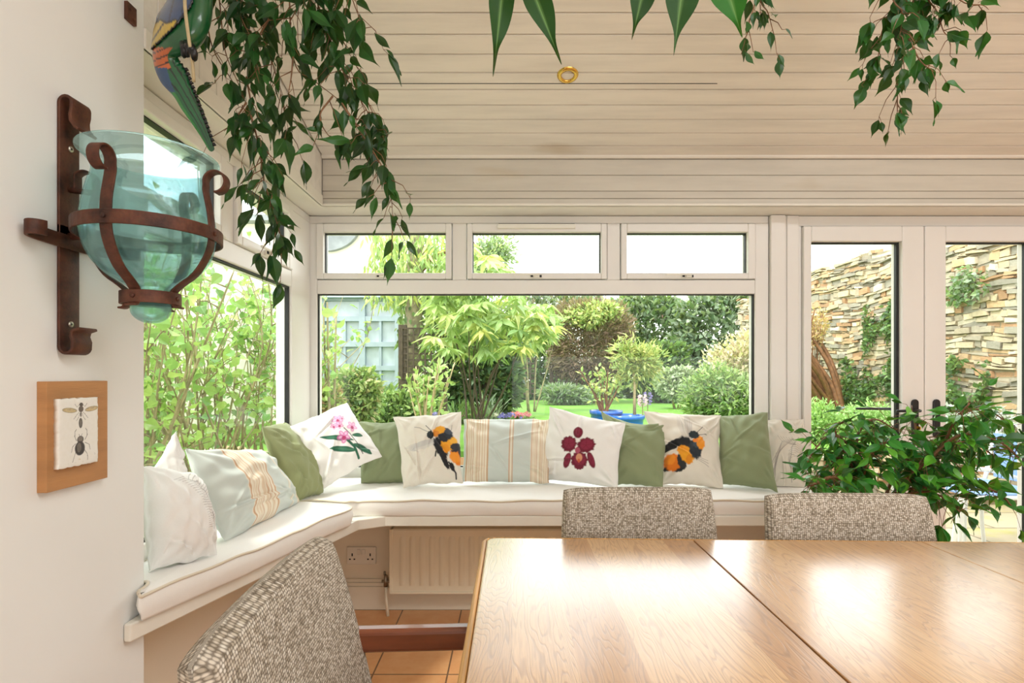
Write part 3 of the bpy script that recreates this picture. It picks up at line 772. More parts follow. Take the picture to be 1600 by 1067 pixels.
def chair(loc, rz, label, arms=False, top=.865, wtop=.42, lean=.10, round_=1.0):
    """local frame: seat towards -Y, back at +Y"""
    r = empty('dining_chair', loc, label, 'chair', None if arms else 'tweed dining chairs along the far side of the table', rz=rz)
    zb = .40; t2 = .022
    def back(u, v, s_):
        # super-rounded outline
        edge = .006*(abs(2*u-1)**8)
        wv = wtop+(.03*(1-v))
        x = (u-.5)*wv
        dz = top-zb
        z = zb+dz*v-edge*round_*(v**6)*1.2
        vv = 1-abs(2*v-1)**30; uu = 1-abs(2*u-1)**30
        th = t2*(max(0, vv)*max(0, uu))**.4+.002
        y = -lean*(1-v)*1.0+.035*(1-v)**2-.007*(abs(2*u-1)**2)*round_+(th if s_ else -th)
        xs_ = x*(1-.02*(v**10))
        return (xs_, y, z)
    me = soft_slab(back, 44, 44, (.42, .45)); link('backrest', me, M['weave'], r, True, world=False)
    def seat(u, v, s_):
        vv = 1-abs(2*v-1)**10; uu = 1-abs(2*u-1)**10; th = .035*(max(0, vv)*max(0, uu))**.35
        return ((u-.5)*.45, -.09-v*.42, .43+(th if s_ else -th))
    link('seat', soft_slab(seat, 20, 20, (.45, .42)), M['weave'], r, True, world=False)
    lm = 'mahogany'
    for sx_ in (-1, 1):
        MB().tube([(sx_*.17, -.10, .40), (sx_*.175, -.06, .2), (sx_*.18, -.02, 0)], [.02, .018, .014], 8).build('leg', M[lm], r, True, world=False)
        MB().tube([(sx_*.17, -.46, .40), (sx_*.175, -.47, 0)], [.021, .014], 8).build('leg', M[lm], r, True, world=False)
        if arms:
            a = MB().box(sx_*.238-.016, sx_*.238+.016, -.325, -.02, .640, .684)
            a.build('armrest', M[lm], r, bevel=.009, seg=3, world=False)
            MB().tube([(sx_*.215, -.30, .645), (sx_*.205, -.33, .43)], [.014, .016], 8).build('arm_post', M[lm], r, True, world=False)
    return r
chair((PZ(996, 765, .86).x, 1.475, 0), 0, 'grey tweed dining chair in front of the maroon orchid pillow', wtop=.405, top=.865)
chair((.872, 1.432, 0), -.02, 'grey tweed dining chair in front of the potted fig', wtop=.425, top=.858)
chair((-.362, .803, 0), math.pi/2+.05, 'grey tweed carver chair with mahogany arms at the near left end of the table', arms=True, top=.872, wtop=.475, lean=.14, round_=1.6)

# ================================================================== SCATTER PILLOWS
class Art:
    """colour field over photo-measured print coordinates"""
    def __init__(s, X, Y, base): s.X, s.Y = X, Y; s.C = np.ones(X.shape+(3,))*L3(base)
    def put(s, mask, col, a=1.0):
        k = (np.clip(mask, 0, 1)*a)[..., None]; s.C = s.C*(1-k)+L3(col)*k
    def ell(s, cx, cy, a, b, ang, col, al=1.0, soft=.12, rag=0):
        t = math.radians(ang); dx = s.X-cx; dy = s.Y-cy
        u = (dx*math.cos(t)+dy*math.sin(t))/a; v = (-dx*math.sin(t)+dy*math.cos(t))/b
        d = np.sqrt(u*u+v*v)
        if rag: th = np.arctan2(v, u); d = d*(1+rag*np.sin(th*9+cx)+rag*.6*np.sin(th*17+cy))
        s.put((1-d)/soft+.5, col, al)
    def leafshape(s, x0, y0, x1, y1, w_, col, al=1.0):
        L_ = math.hypot(x1-x0, y1-y0); ux, uy = (x1-x0)/L_, (y1-y0)/L_
        t = ((s.X-x0)*ux+(s.Y-y0)*uy)/L_; d = np.abs(-(s.X-x0)*uy+(s.Y-y0)*ux)
        wd = w_/2*np.sin(np.clip(t, 0, 1)*math.pi)**.7
        s.put(np.where((t > 0) & (t < 1), (wd-d)/.8+.5, 0), col, al)
    def line(s, pts, w_, col, al=1.0):
        m = np.zeros(s.X.shape)
        for (x0, y0), (x1, y1) in zip(pts[:-1], pts[1:]):
            L2 = (x1-x0)**2+(y1-y0)**2+1e-9
            t = np.clip(((s.X-x0)*(x1-x0)+(s.Y-y0)*(y1-y0))/L2, 0, 1)
            d = np.hypot(s.X-x0-t*(x1-x0), s.Y-y0-t*(y1-y0)); m = np.maximum(m, (w_/2-d)/.7+.5)
        s.put(m, col, al)
def wob(seed, n=7):
    r = random.Random(seed); ks = [(r.uniform(2, 13), r.uniform(2, 13), r.uniform(0, 6.28), r.uniform(.4, 1)) for _ in range(n)]
    return lambda u, v: sum(a/(.5+.15*(kx+ky))*np.sin(kx*u+ky*v*(1 if i % 2 else -1)+ph) for i, (kx, ky, ph, a) in enumerate(ks))
def pillow(label, pix, deps, thick, base, seed, paint=None, res=56, pinch=.07, back=None, kx=0, sag=0.0, group=None):
    """pix: TL TR BR BL measured corners; deps: distance of each corner from the camera plane (or ('x',X))"""
    cw = []
    for (px, py), d_ in zip(pix, deps):
        cw.append(PX(px, py, d_[1]) if isinstance(d_, tuple) and d_[0] == 'x' else (PZ(px, py, CZ+.004) if d_ == 'z' else P(px, py, d_)))
    TL, TR, BR, BL = [np.array(q) for q in cw]
    u = np.linspace(0, 1, res); U, V = np.meshgrid(u, u, indexing='ij'); a = 2*U-1; b = 2*V-1
    # concave edges between the corners
    aa = a*(1-pinch*(1-b*b)); bb = b*(1-pinch*(1-a*a)-sag*(1-a*a)*(b > 0)*b)
    wf = wob(seed); wf2 = wob(seed+50)
    aa = aa+.02*wf(b*1.0, U*0+seed)*(np.abs(a)**3); bb = bb+.02*wf(a*1.0, U*0+seed+3)*(np.abs(b)**3)
    uu, vv = (aa+1)/2, (bb+1)/2
    base3 = (BL*(1-uu)[..., None]*(1-vv)[..., None]+BR*uu[..., None]*(1-vv)[..., None]+TR*uu[..., None]*vv[..., None]+TL*(1-uu)[..., None]*vv[..., None])
    nrm = np.cross(BR-BL+TR-TL, TL-BL+TR-BR); nrm /= np.linalg.norm(nrm)
    if np.dot(nrm, np.array([0, 0, H])-base3.mean((0, 1))) < 0: nrm = -nrm
    env = np.clip((1-a**2), 0, 1)*np.clip((1-b**2), 0, 1)
    bulge = thick*.58*env**.5
    # folds running in from the corners
    wr = np.zeros_like(U)
    rr = random.Random(seed)
    for (ca, cb) in ((-1, -1), (1, -1), (1, 1), (-1, 1)):
        dx = a-ca; dy = b-cb; ang = np.arctan2(dy*(-cb), dx*(-ca)); dist = np.hypot(dx, dy)
        wr += np.sin(ang*rr.uniform(9, 14)+rr.uniform(0, 6))*np.exp(-((dist-.35)/.32)**2)*rr.uniform(.5, 1.3)
    for _ in range(5):
        x0, y0, t = rr.uniform(-.8, .8), rr.uniform(-.8, .8), rr.uniform(0, 3.14); ln = rr.uniform(.25, .6)
        du = (a-x0)*math.cos(t)+(b-y0)*math.sin(t); dv = -(a-x0)*math.sin(t)+(b-y0)*math.cos(t)
        wr += 1.3*np.exp(-(du/ln)**2)*(np.exp(-((dv-.03)/.035)**2)-.8*np.exp(-((dv+.03)/.04)**2))
    wr = wr*.0062+.0055*wf2(a*1.3, b*1.3)
    wr = wr*np.clip(env*4, 0, 1)
    front = base3+nrm*(bulge*1.0+wr)[..., None]; rear = base3-nrm*(bulge*.75)[..., None]
    # corner ears droop a little and edges ripple
    rip = .004*np.sin(a*17+seed)*(np.abs(b) > .985)+.004*np.sin(b*15+seed)*(np.abs(a) > .985)
    front += nrm*rip[..., None]; rear += nrm*rip[..., None]
    lowz = CZ+.001
    front[..., 2] = np.maximum(front[..., 2], lowz+.002*(1-env)); rear[..., 2] = np.maximum(rear[..., 2], lowz)
    pa = np.array(pix, float)
    pxs = lambda k: (pa[3, k]*(1-uu)*(1-vv)+pa[2, k]*uu*(1-vv)+pa[1, k]*uu*vv+pa[0, k]*(1-uu)*vv)
    art = Art(pxs(0), pxs(1), base)
    if paint: paint(art, U, V)
    V3 = np.concatenate([front.reshape(-1, 3), rear.reshape(-1, 3)])
    Cc = np.concatenate([art.C.reshape(-1, 3), np.ones((res*res, 3))*L3(back or base)])
    g = grid_faces(res, res); Fq = np.concatenate([g, g[:, ::-1]+res*res])
    bd = [(i, 0) for i in range(res)]+[(res-1, j) for j in range(1, res)]+[(i, res-1) for i in range(res-2, -1, -1)]+[(0, j) for j in range(res-2, 0, -1)]
    ids = np.array([i*res+j for i, j in bd]); nx = np.roll(ids, -1)
    Fq = np.concatenate([Fq, np.stack([nx, ids, ids+res*res, nx+res*res], 1)])
    me = fastmesh('scatter_pillow', V3, Fq, Cc)
    o = link('scatter_pillow', me, M['printed'], None, True)
    bm = bmesh.new(); bm.from_mesh(me); bmesh.ops.recalc_face_normals(bm, faces=bm.faces); bm.to_mesh(me); bm.free()
    return tag(o, label, 'pillow', group or 'scatter pillows on the window bench')

GREEN = (140, 150, 112); WHITE = (246, 244, 240); LINEN = (230, 222, 208)
def stripes(spec, base_cols):
    def f(art, U, V):
        for u0, u1, col in spec:
            art.put(np.clip(np.minimum(U-u0, u1-U)/.004+.5, 0, 1), col)
    return f
BL_ = (206, 213, 206); CR = (238, 228, 208); TN = (204, 164, 126); LT = (222, 200, 170)
def band(a, b, seed=0):
    """a cream band with fine tan lines between a and b"""
    out = [(a, b, CR)]; w_ = b-a
    for t, ww, col in ((.03, .05, TN), (.14, .03, LT), (.22, .05, LT), (.32, .03, TN), (.46, .1, LT), (.6, .03, TN), (.7, .06, LT), (.82, .03, TN), (.93, .06, TN)):
        out.append((a+w_*t, a+w_*(t+ww), col))
    return out
P7S = [(0, 1, BL_)]+band(.03, .30)+[(.535, .545, TN), (.55, .565, CR), (.57, .58, TN)]+band(.78, 1.0)
P2S = [(0, 1, BL_)]+band(.26, .56)+[(.80, .812, LT), (.82, .835, CR)]+band(.93, 1.0)
def bee1(A, U, V):
    fx = lambda x: 440+x/3.636; fy = lambda y: 600+y/3.636
    E = lambda x, y, a, b, an, col, al=1, so=.2, rag=.05: A.ell(fx(x), fy(y), a/3.636, b/3.636, an, col, al, so, rag)
    for k in range(9): A.line([(fx(870), fy(350+k*3)), (fx(790-k*6), fy(370+k*5)), (fx(705+k*10), fy(392+k*4))], .7, (170, 166, 166), .55)
    E(810, 385, 85, 22, -14, (196, 192, 190), .45); 
    A.line([(fx(850), fy(305)), (fx(822), fy(272))], 1.0, (60, 58, 60)); A.line([(fx(845), fy(320)), (fx(790), fy(285)), (fx(760), fy(280))], .8, (90, 88, 90), .8)
    A.line([(fx(965), fy(290)), (fx(968), fy(262))], .8, (90, 88, 90), .7)
    E(905, 400, 30, 62, -28, (26, 26, 32)); E(930, 470, 14, 44, -30, (22, 22, 26)); E(968, 493, 13, 22, -25, (24, 24, 28))
    A.line([(fx(905), fy(440)), (fx(940), fy(495))], 3.5, (24, 24, 28)); A.line([(fx(950), fy(470)), (fx(990), fy(520)), (fx(992), fy(548))], 2.2, (30, 30, 34))
    A.line([(fx(880), fy(420)), (fx(876), fy(445))], 2.0, (30, 30, 34))
    E(1000, 435, 44, 42, 10, (236, 132, 26)); E(985, 440, 30, 26, 0, (244, 156, 40), .8)
    E(985, 385, 36, 26, -35, (34, 34, 40)); E(948, 370, 40, 44, 35, (240, 164, 34)); E(975, 350, 24, 20, 0, (246, 182, 60))
    E(935, 402, 18, 24, 0, (232, 150, 30)); E(985, 382, 28, 18, -30, (40, 40, 46)); E(1015, 405, 12, 26, -20, (30, 30, 36))
    E(930, 318, 44, 34, 15, (40, 46, 54)); E(945, 302, 26, 16, 20, (66, 74, 84)); E(896, 300, 36, 24, -25, (240, 166, 40)); E(880, 322, 18, 20, 0, (216, 130, 30))
    E(848, 330, 19, 22, 15, (34, 42, 46)); E(918, 345, 30, 20, 30, (28, 30, 36))
def bee2(A, U, V):
    fx = lambda x: 820+x/3.333; fy = lambda y: 600+y/3.333
    E = lambda x, y, a, b, an, col, al=1, so=.2, rag=.05: A.ell(fx(x), fy(y), a/3.333, b/3.333, an, col, al, so, rag)
    E(845, 250, 18, 75, -8, (204, 198, 190), .6); E(805, 255, 12, 65, -14, (206, 198, 190), .5)
    for k in range(6): A.line([(fx(830+k*4), fy(315)), (fx(800+k*13), fy(195+k*5))], .7, (160, 154, 150), .5)
    E(770, 348, 52, 22, -22, (22, 22, 24)); A.line([(fx(790), fy(330)), (fx(735), fy(362)), (fx(708), fy(384))], 3.6, (20, 20, 22)); A.line([(fx(780), fy(365)), (fx(728), fy(378))], 3, (20, 20, 22))
    E(835, 355, 55, 36, 35, (28, 30, 34)); E(800, 455, 34, 24, -10, (28, 28, 32)); E(745, 455, 26, 14, -20, (24, 24, 28))
    E(765, 432, 46, 38, 10, (228, 122, 22)); E(750, 420, 28, 24, 0, (240, 146, 36), .8)
    E(812, 432, 20, 38, -25, (38, 38, 40)); E(835, 400, 30, 48, -40, (240, 164, 34)); E(815, 375, 28, 22, 0, (238, 158, 36)); E(848, 425, 16, 22, 0, (226, 140, 26))
    E(880, 375, 32, 48, -10, (38, 46, 54)); E(888, 350, 22, 20, 0, (64, 76, 86)); E(905, 340, 22, 36, -12, (238, 150, 36)); E(880, 330, 14, 12, 0, (230, 130, 40))
    E(873, 300, 27, 20, 15, (36, 48, 54)); A.line([(fx(890), fy(285)), (fx(922), fy(255))], .8, (60, 60, 60)); A.line([(fx(895), fy(298)), (fx(938), fy(296))], .8, (60, 60, 60))
    for k in range(3): A.line([(fx(890), fy(410+k*6)), (fx(945+k*2), fy(430+k*14))], .7, (130, 124, 118), .7)
def maroon(A, U, V):
    fx = lambda x: 820+x/3.333; fy = lambda y: 600+y/3.333
    E = lambda x, y, a, b, an, col, al=1, so=.16, rag=.0: A.ell(fx(x), fy(y), a/3.333, b/3.333, an, col, al, so, rag)
    D = (112, 18, 44); Dm = (140, 34, 64); Dl = (176, 80, 104)
    for x, y, a, b, an in ((292, 264, 24, 29, 0), (246, 322, 40, 40, 20), (334, 330, 46, 38, -15), (238, 405, 18, 40, 18), (360, 405, 16, 42, -18), (300, 405, 42, 42, 0)):
        E(x, y, a, b, an, D, rag=.06 if a > 30 else 0); E(x+2, y-3, a*.68, b*.68, an, Dm, .8); 
        for k in range(5): A.line([(fx(x), fy(y)), (fx(x+a*.8*math.cos(k*1.25+1)), fy(y+b*.8*math.sin(k*1.25+1)))], .8, D, .8)
    E(300, 440, 22, 12, 0, D, rag=.12); E(300, 392, 16, 20, 0, (226, 160, 120), .85); E(292, 356, 13, 16, 0, Dl); E(298, 408, 7, 10, 0, (206, 90, 60), .9)
def orchid(A, U, V):
    fx = lambda x: 440+x/3.636; fy = lambda y: 600+y/3.636
    G = (44, 104, 78); G2 = (86, 142, 110)
    for x0, y0, x1, y1, w_ in ((400, 405, 243, 402, 9.5), (385, 352, 190, 335, 7.5), (372, 322, 442, 320, 6), (380, 372, 500, 412, 9)):
        A.leafshape(fx(x0), fy(y0), fx(x1), fy(y1), w_, G); A.line([(fx(x0*.9+x1*.1), fy(y0*.9+y1*.1)), (fx(x0*.2+x1*.8), fy(y0*.2+y1*.8))], .8, G2, .8)
    A.line([(fx(325), fy(285)), (fx(365), fy(320)), (fx(400), fy(365)), (fx(440), fy(418))], 1.3, (70, 70, 66)); A.line([(fx(340), fy(355)), (fx(385), fy(385)), (fx(418), fy(440))], 4, G)
    for cx, cy, s_ in ((292, 235, 34), (268, 275, 24), (300, 270, 24), (375, 272, 34), (318, 225, 18), (322, 335, 40)):
        for k in range(5):
            t = k*1.257+.3; A.ell(fx(cx+s_*.55*math.cos(t)), fy(cy+s_*.5*math.sin(t)), s_*.46/3.636, s_*.34/3.636, math.degrees(t), (224, 150, 196) if cy < 300 else (206, 110, 170), .85, .25)
            A.ell(fx(cx+s_*.55*math.cos(t)), fy(cy+s_*.5*math.sin(t)), s_*.25/3.636, s_*.15/3.636, math.degrees(t), (240, 196, 222), .8, .3)
        A.ell(fx(cx), fy(cy+s_*.25), s_*.26/3.636, s_*.3/3.636, 0, (176, 40, 96), .9, .3)
def sketch(A, U, V):
    fx = lambda x: 820+x/3.333; fy = lambda y: 600+y/3.333
    for i in range(13):
        x = 1292+i*1; r_ = 26+i*7
        A.line([(fx(1285+8*math.sin(i)), fy(528-i*9)), (fx(1278+r_*.4), fy(440-i*9)), (fx(1262+r_*1.1), fy(392-i*6))], .6, (148, 140, 132), .75)
    for i in range(16):
        t0 = i*.42; pts = [(fx(1385+(14+i*2.6)*math.cos(t0+k*.35)), fy(478-i*8+(18+i*2)*math.sin(t0+k*.35))) for k in range(7)]
        A.line(pts, .6, (142, 134, 126), .75)
    for i in range(6): A.line([(fx(1300+i*14), fy(300+i*3)), (fx(1325+i*12), fy(335)), (fx(1390), fy(352))], .6, (150, 142, 134), .6)
    A.line([(fx(1380), fy(528)), (fx(1360), fy(440)), (fx(1372), fy(360)), (fx(1412), fy(305))], .8, (140, 132, 124), .8)
def feather(A, U, V):
    fx = lambda x: 220+x/4.446; fy = lambda y: 660+y/4.446
    sp = [(200, 440), (290, 520), (350, 620), (400, 720), (420, 800)]
    q = catmull([(x, y, 0) for x, y in sp], 6); A.line([(fx(p.x), fy(p.y)) for p in q], .9, (160, 154, 150), .9)
    for i, p in enumerate(q[1:]):
        for s_, (dx, dy) in ((1, (30, -95)), (-1, (-85, -5))):
            A.line([(fx(p.x), fy(p.y)), (fx(p.x+dx*.5+s_*8), fy(p.y+dy*.5-12)), (fx(p.x+dx), fy(p.y+dy*1.0))], .7, (170, 164, 160), .8)
    for i in range(6): A.line([(fx(430+12*math.cos(k*.7)*(1+i*.3)), fy(830+16*math.sin(k*.7)*(1+i*.3))) for k in range(8)], .5, (188, 182, 178), .6)

pillow('plump white pillow at the left end of the bench with a faint feather drawing', [(222, 728), (306, 742), (338, 868), (234, 893)], [('x', -.985), ('x', -.955), 'z', 'z'], .15, WHITE, 3, feather, res=150, pinch=.03)
pillow('white pillow corner poking up behind the feather pillow, against the left window', [(232, 744), (274, 674), (300, 790), (250, 830)], [('x', -1.005), ('x', -1.0), ('x', -.985), ('x', -.98)], .06, WHITE, 4)
pillow('pale blue pillow with cream and tan stripes slumped on the left seat pad', [(288, 703), (408, 703), (468, 784), (350, 848)], [('x', -1.0), ('x', -.99), 'z', 'z'], .13, BL_, 5, stripes(P2S, None), res=130, pinch=.02)
pillow('sage green pillow turned sideways in the corner beside the pink orchid pillow', [(408, 666), (446, 660), (506, 770), (463, 783)], [('x', -.985), 2.52, 'z', 'z'], .12, (150, 158, 112), 6, pinch=.02)
pillow('sage green pillow half hidden between the pink orchid pillow and the left bee pillow', [(556, 658), (664, 655), (660, 757), (565, 758)], [2.70, 2.70, 2.56, 2.56], .11, GREEN, 8)
pillow('white pillow with a pink orchid print, tipped on its corner by the window corner', [(452, 666), (541, 628), (597, 712), (496, 770)], [('x', -.96), 2.60, 2.50, 'z'], .13, WHITE, 7, orchid, res=190, pinch=.045)
pillow('linen pillow with a bumblebee facing up left, beside the upright striped pillow', [(615, 651), (722, 643), (723, 756), (629, 763)], [2.62, 2.66, 2.47, 'z'], .12, LINEN, 9, bee1, res=190)
pillow('pale blue upright pillow with tan stripes between the left bee and maroon orchid pillows', [(724, 655), (862, 655), (858, 755), (722, 753)], [2.70, 2.70, 2.52, 2.54], .12, BL_, 10, stripes(P7S, None), res=150, pinch=.025)
pillow('sage green pillow half covered by the right edge of the maroon orchid pillow', [(938, 641), (1046, 657), (1037, 764), (957, 758)], [2.70, 2.66, 2.44, 2.50], .11, GREEN, 12, sag=.2)
pillow('white pillow with a maroon orchid print in the middle of the bench', [(859, 634), (978, 661), (966, 764), (838, 751)], [2.60, 2.56, 'z', 'z'], .12, WHITE, 11, maroon, res=190)
pillow('linen pillow with a bumblebee facing up right, between two green pillows', [(1005, 642), (1127, 648), (1130, 766), (1034, 758)], [2.70, 2.68, 2.44, 2.52], .11, LINEN, 13, bee2, res=190)
pillow('large sage green pillow between the right bee pillow and the scrollwork pillow', [(1122, 650), (1199, 643), (1216, 769), (1120, 758)], [2.68, 2.66, 'z', 2.49], .13, GREEN, 14)
pillow('off white pillow with grey scrollwork drawing at the right end of the bench', [(1190, 655), (1256, 655), (1264, 771), (1190, 764)], [2.70, 2.68, 2.47, 2.50], .10, (228, 220, 206), 15, sketch, res=170, pinch=.03)

# ================================================================== WALL LANTERN AND PICTURE
WX = -.905; CXg, CYg = -.738, 1.112
lh = empty('vase_bracket', (WX, 1.105, 1.46), 'rusty iron wall bracket with scrolled straps and two hoops, holding the turquoise glass', 'bracket')
zt, zb = 1.722, 1.212
def arcp(cx, cz, r, a0, a1, n=8): return [(cx+r*math.cos(math.radians(a0+(a1-a0)*i/n)), cz+r*math.sin(math.radians(a0+(a1-a0)*i/n))) for i in range(n+1)]
top = [(.004, 1.44), (.004, 1.705)]+arcp(.0165, 1.712, .0125, 180, 0, 8)+[(.0285, 1.70), (.026, 1.688), (.027, 1.676), (.035, 1.664), (.043, 1.658)]
bot = [(.004, 1.47), (.004, 1.228)]+arcp(.0175, 1.226, .0135, 180, 340, 8)+[(.031, 1.236), (.027, 1.247), (.030, 1.257), (.044, 1.262)]
m = MB().strip([(WX+x, 1.105, z) for x, z in top], (0, 1, 0), .05, .006).strip([(WX+x, 1.105, z) for x, z in bot], (0, 1, 0), .05, .006)
m.build('back_strip', M['rust'], lh, True, bevel=.0015)
for sz_ in (1.628, 1.272):
    m = MB().disc((WX+.0065, 1.107, sz_), (1, 0, 0), .006, .002, 16); o = m.build('screw', M['screw'], lh, True)
    MB().disc((WX+.0088, 1.107, sz_), (1, 0, 0), .0022, .0006, 8).build('screw_slot', M['black'], o)
# bowed cross bar
m = MB(); m.strip(catmull([(WX+.075, 1.215, 1.437), (WX+.045, 1.20, 1.437), (WX+.012, 1.16, 1.437), (WX+.0095, 1.10, 1.437), (WX+.0095, 1.03, 1.438), (WX+.012, 1.0, 1.44), (WX+.024, .991, 1.441), (WX+.034, 1.0, 1.442), (WX+.036, 1.016, 1.443)], 4), (0, 0, 1), .028, .005)
m.build('cross_bar', M['rust'], lh, True, bevel=.001)
MB().tube([(WX+.006, 1.105, 1.545), (CXg-.115, CYg, 1.54)], .006, 8).build('tie_rod', M['rust'], lh, True)
MB().tube([(WX+.006, 1.105, 1.45), (CXg-.125, CYg, 1.455)], .008, 8).build('tie_rod', M['rust'], lh, True)
def hoop(name, r, zc, w_, t):
    m = MB(); k = 56
    for (rr, zz_) in ((r, -w_/2), (r+t, -w_/2), (r+t, w_/2), (r, w_/2)):
        for j in range(k): a = 2*math.pi*j/k; m.v.append((CXg+rr*math.cos(a), CYg+rr*math.sin(a), zc+zz_))
    for i in range(4):
        for j in range(k): m.f.append((i*k+j, i*k+(j+1) % k, ((i+1) % 4)*k+(j+1) % k, ((i+1) % 4)*k+j)); m.mi.append(0)
    return m.build(name, M['rust'], lh, bevel=.001)
hoop('hoop', .1262, 1.457, .026, .0045); hoop('collar', .0495, 1.324, .025, .0045)
sp = [(.062, 1.306), (.052, 1.308), (.046, 1.322), (.046, 1.336), (.062, 1.352), (.090, 1.373), (.110, 1.402), (.1215, 1.43), (.1238, 1.457), (.1225, 1.49), (.117, 1.52), (.112, 1.545)]+[(.1335+.0215*math.cos(math.radians(a)), 1.562+.0215*math.sin(math.radians(a))) for a in range(195, -105, -22)]
spl = catmull([(a, 0, b) for a, b in sp], 3)
for ang in (0, 90, 180, 270):
    t = math.radians(ang); d = Vector((math.cos(t), math.sin(t), 0)); wd = Vector((-math.sin(t), math.cos(t), 0))
    pts = [(CXg+d.x*q.x, CYg+d.y*q.x, q.z) for q in spl]
    if ang == 180: pts = [(CXg+d.x*min(q.x, .150), CYg, q.z-.0) for q in spl]
    o = MB().strip(pts, wd, .022 if ang != 180 else .02, .004).build('strap', M['rust'], lh, True, bevel=.001)
    for zz_, rr in ((1.457, .1307), (1.324, .054)):
        MB().disc((CXg+d.x*rr, CYg+d.y*rr, zz_), d, .0045, .003, 10).build('rivet', M['rust'], o, True)
prof = [(.0005, 1.275), (.014, 1.2765), (.026, 1.283), (.034, 1.293), (.036, 1.303), (.035, 1.315), (.033, 1.327), (.037, 1.343), (.055, 1.356), (.078, 1.372), (.098, 1.394), (.111, 1.42), (.1175, 1.45), (.1175, 1.48), (.113, 1.51), (.107, 1.54), (.100, 1.562), (.0985, 1.573), (.102, 1.585), (.112, 1.6), (.124, 1.611)]
pz = [(q.x, q.z) for q in catmull([(a, 0, b) for a, b in prof], 3)]
inner = [(max(r_-.003, .0004), z+(.004 if r_ < .05 else 0)) for r_, z in pz][::-1]
vase = MB().lathe(pz+[(.1245, 1.614), (.1228, 1.6145)]+inner, CXg, CYg, 64).build('glass_vase', M['teal'], None, True)
tag(vase, 'turquoise glass bell vase with flared rim held in the iron wall bracket', 'vase')

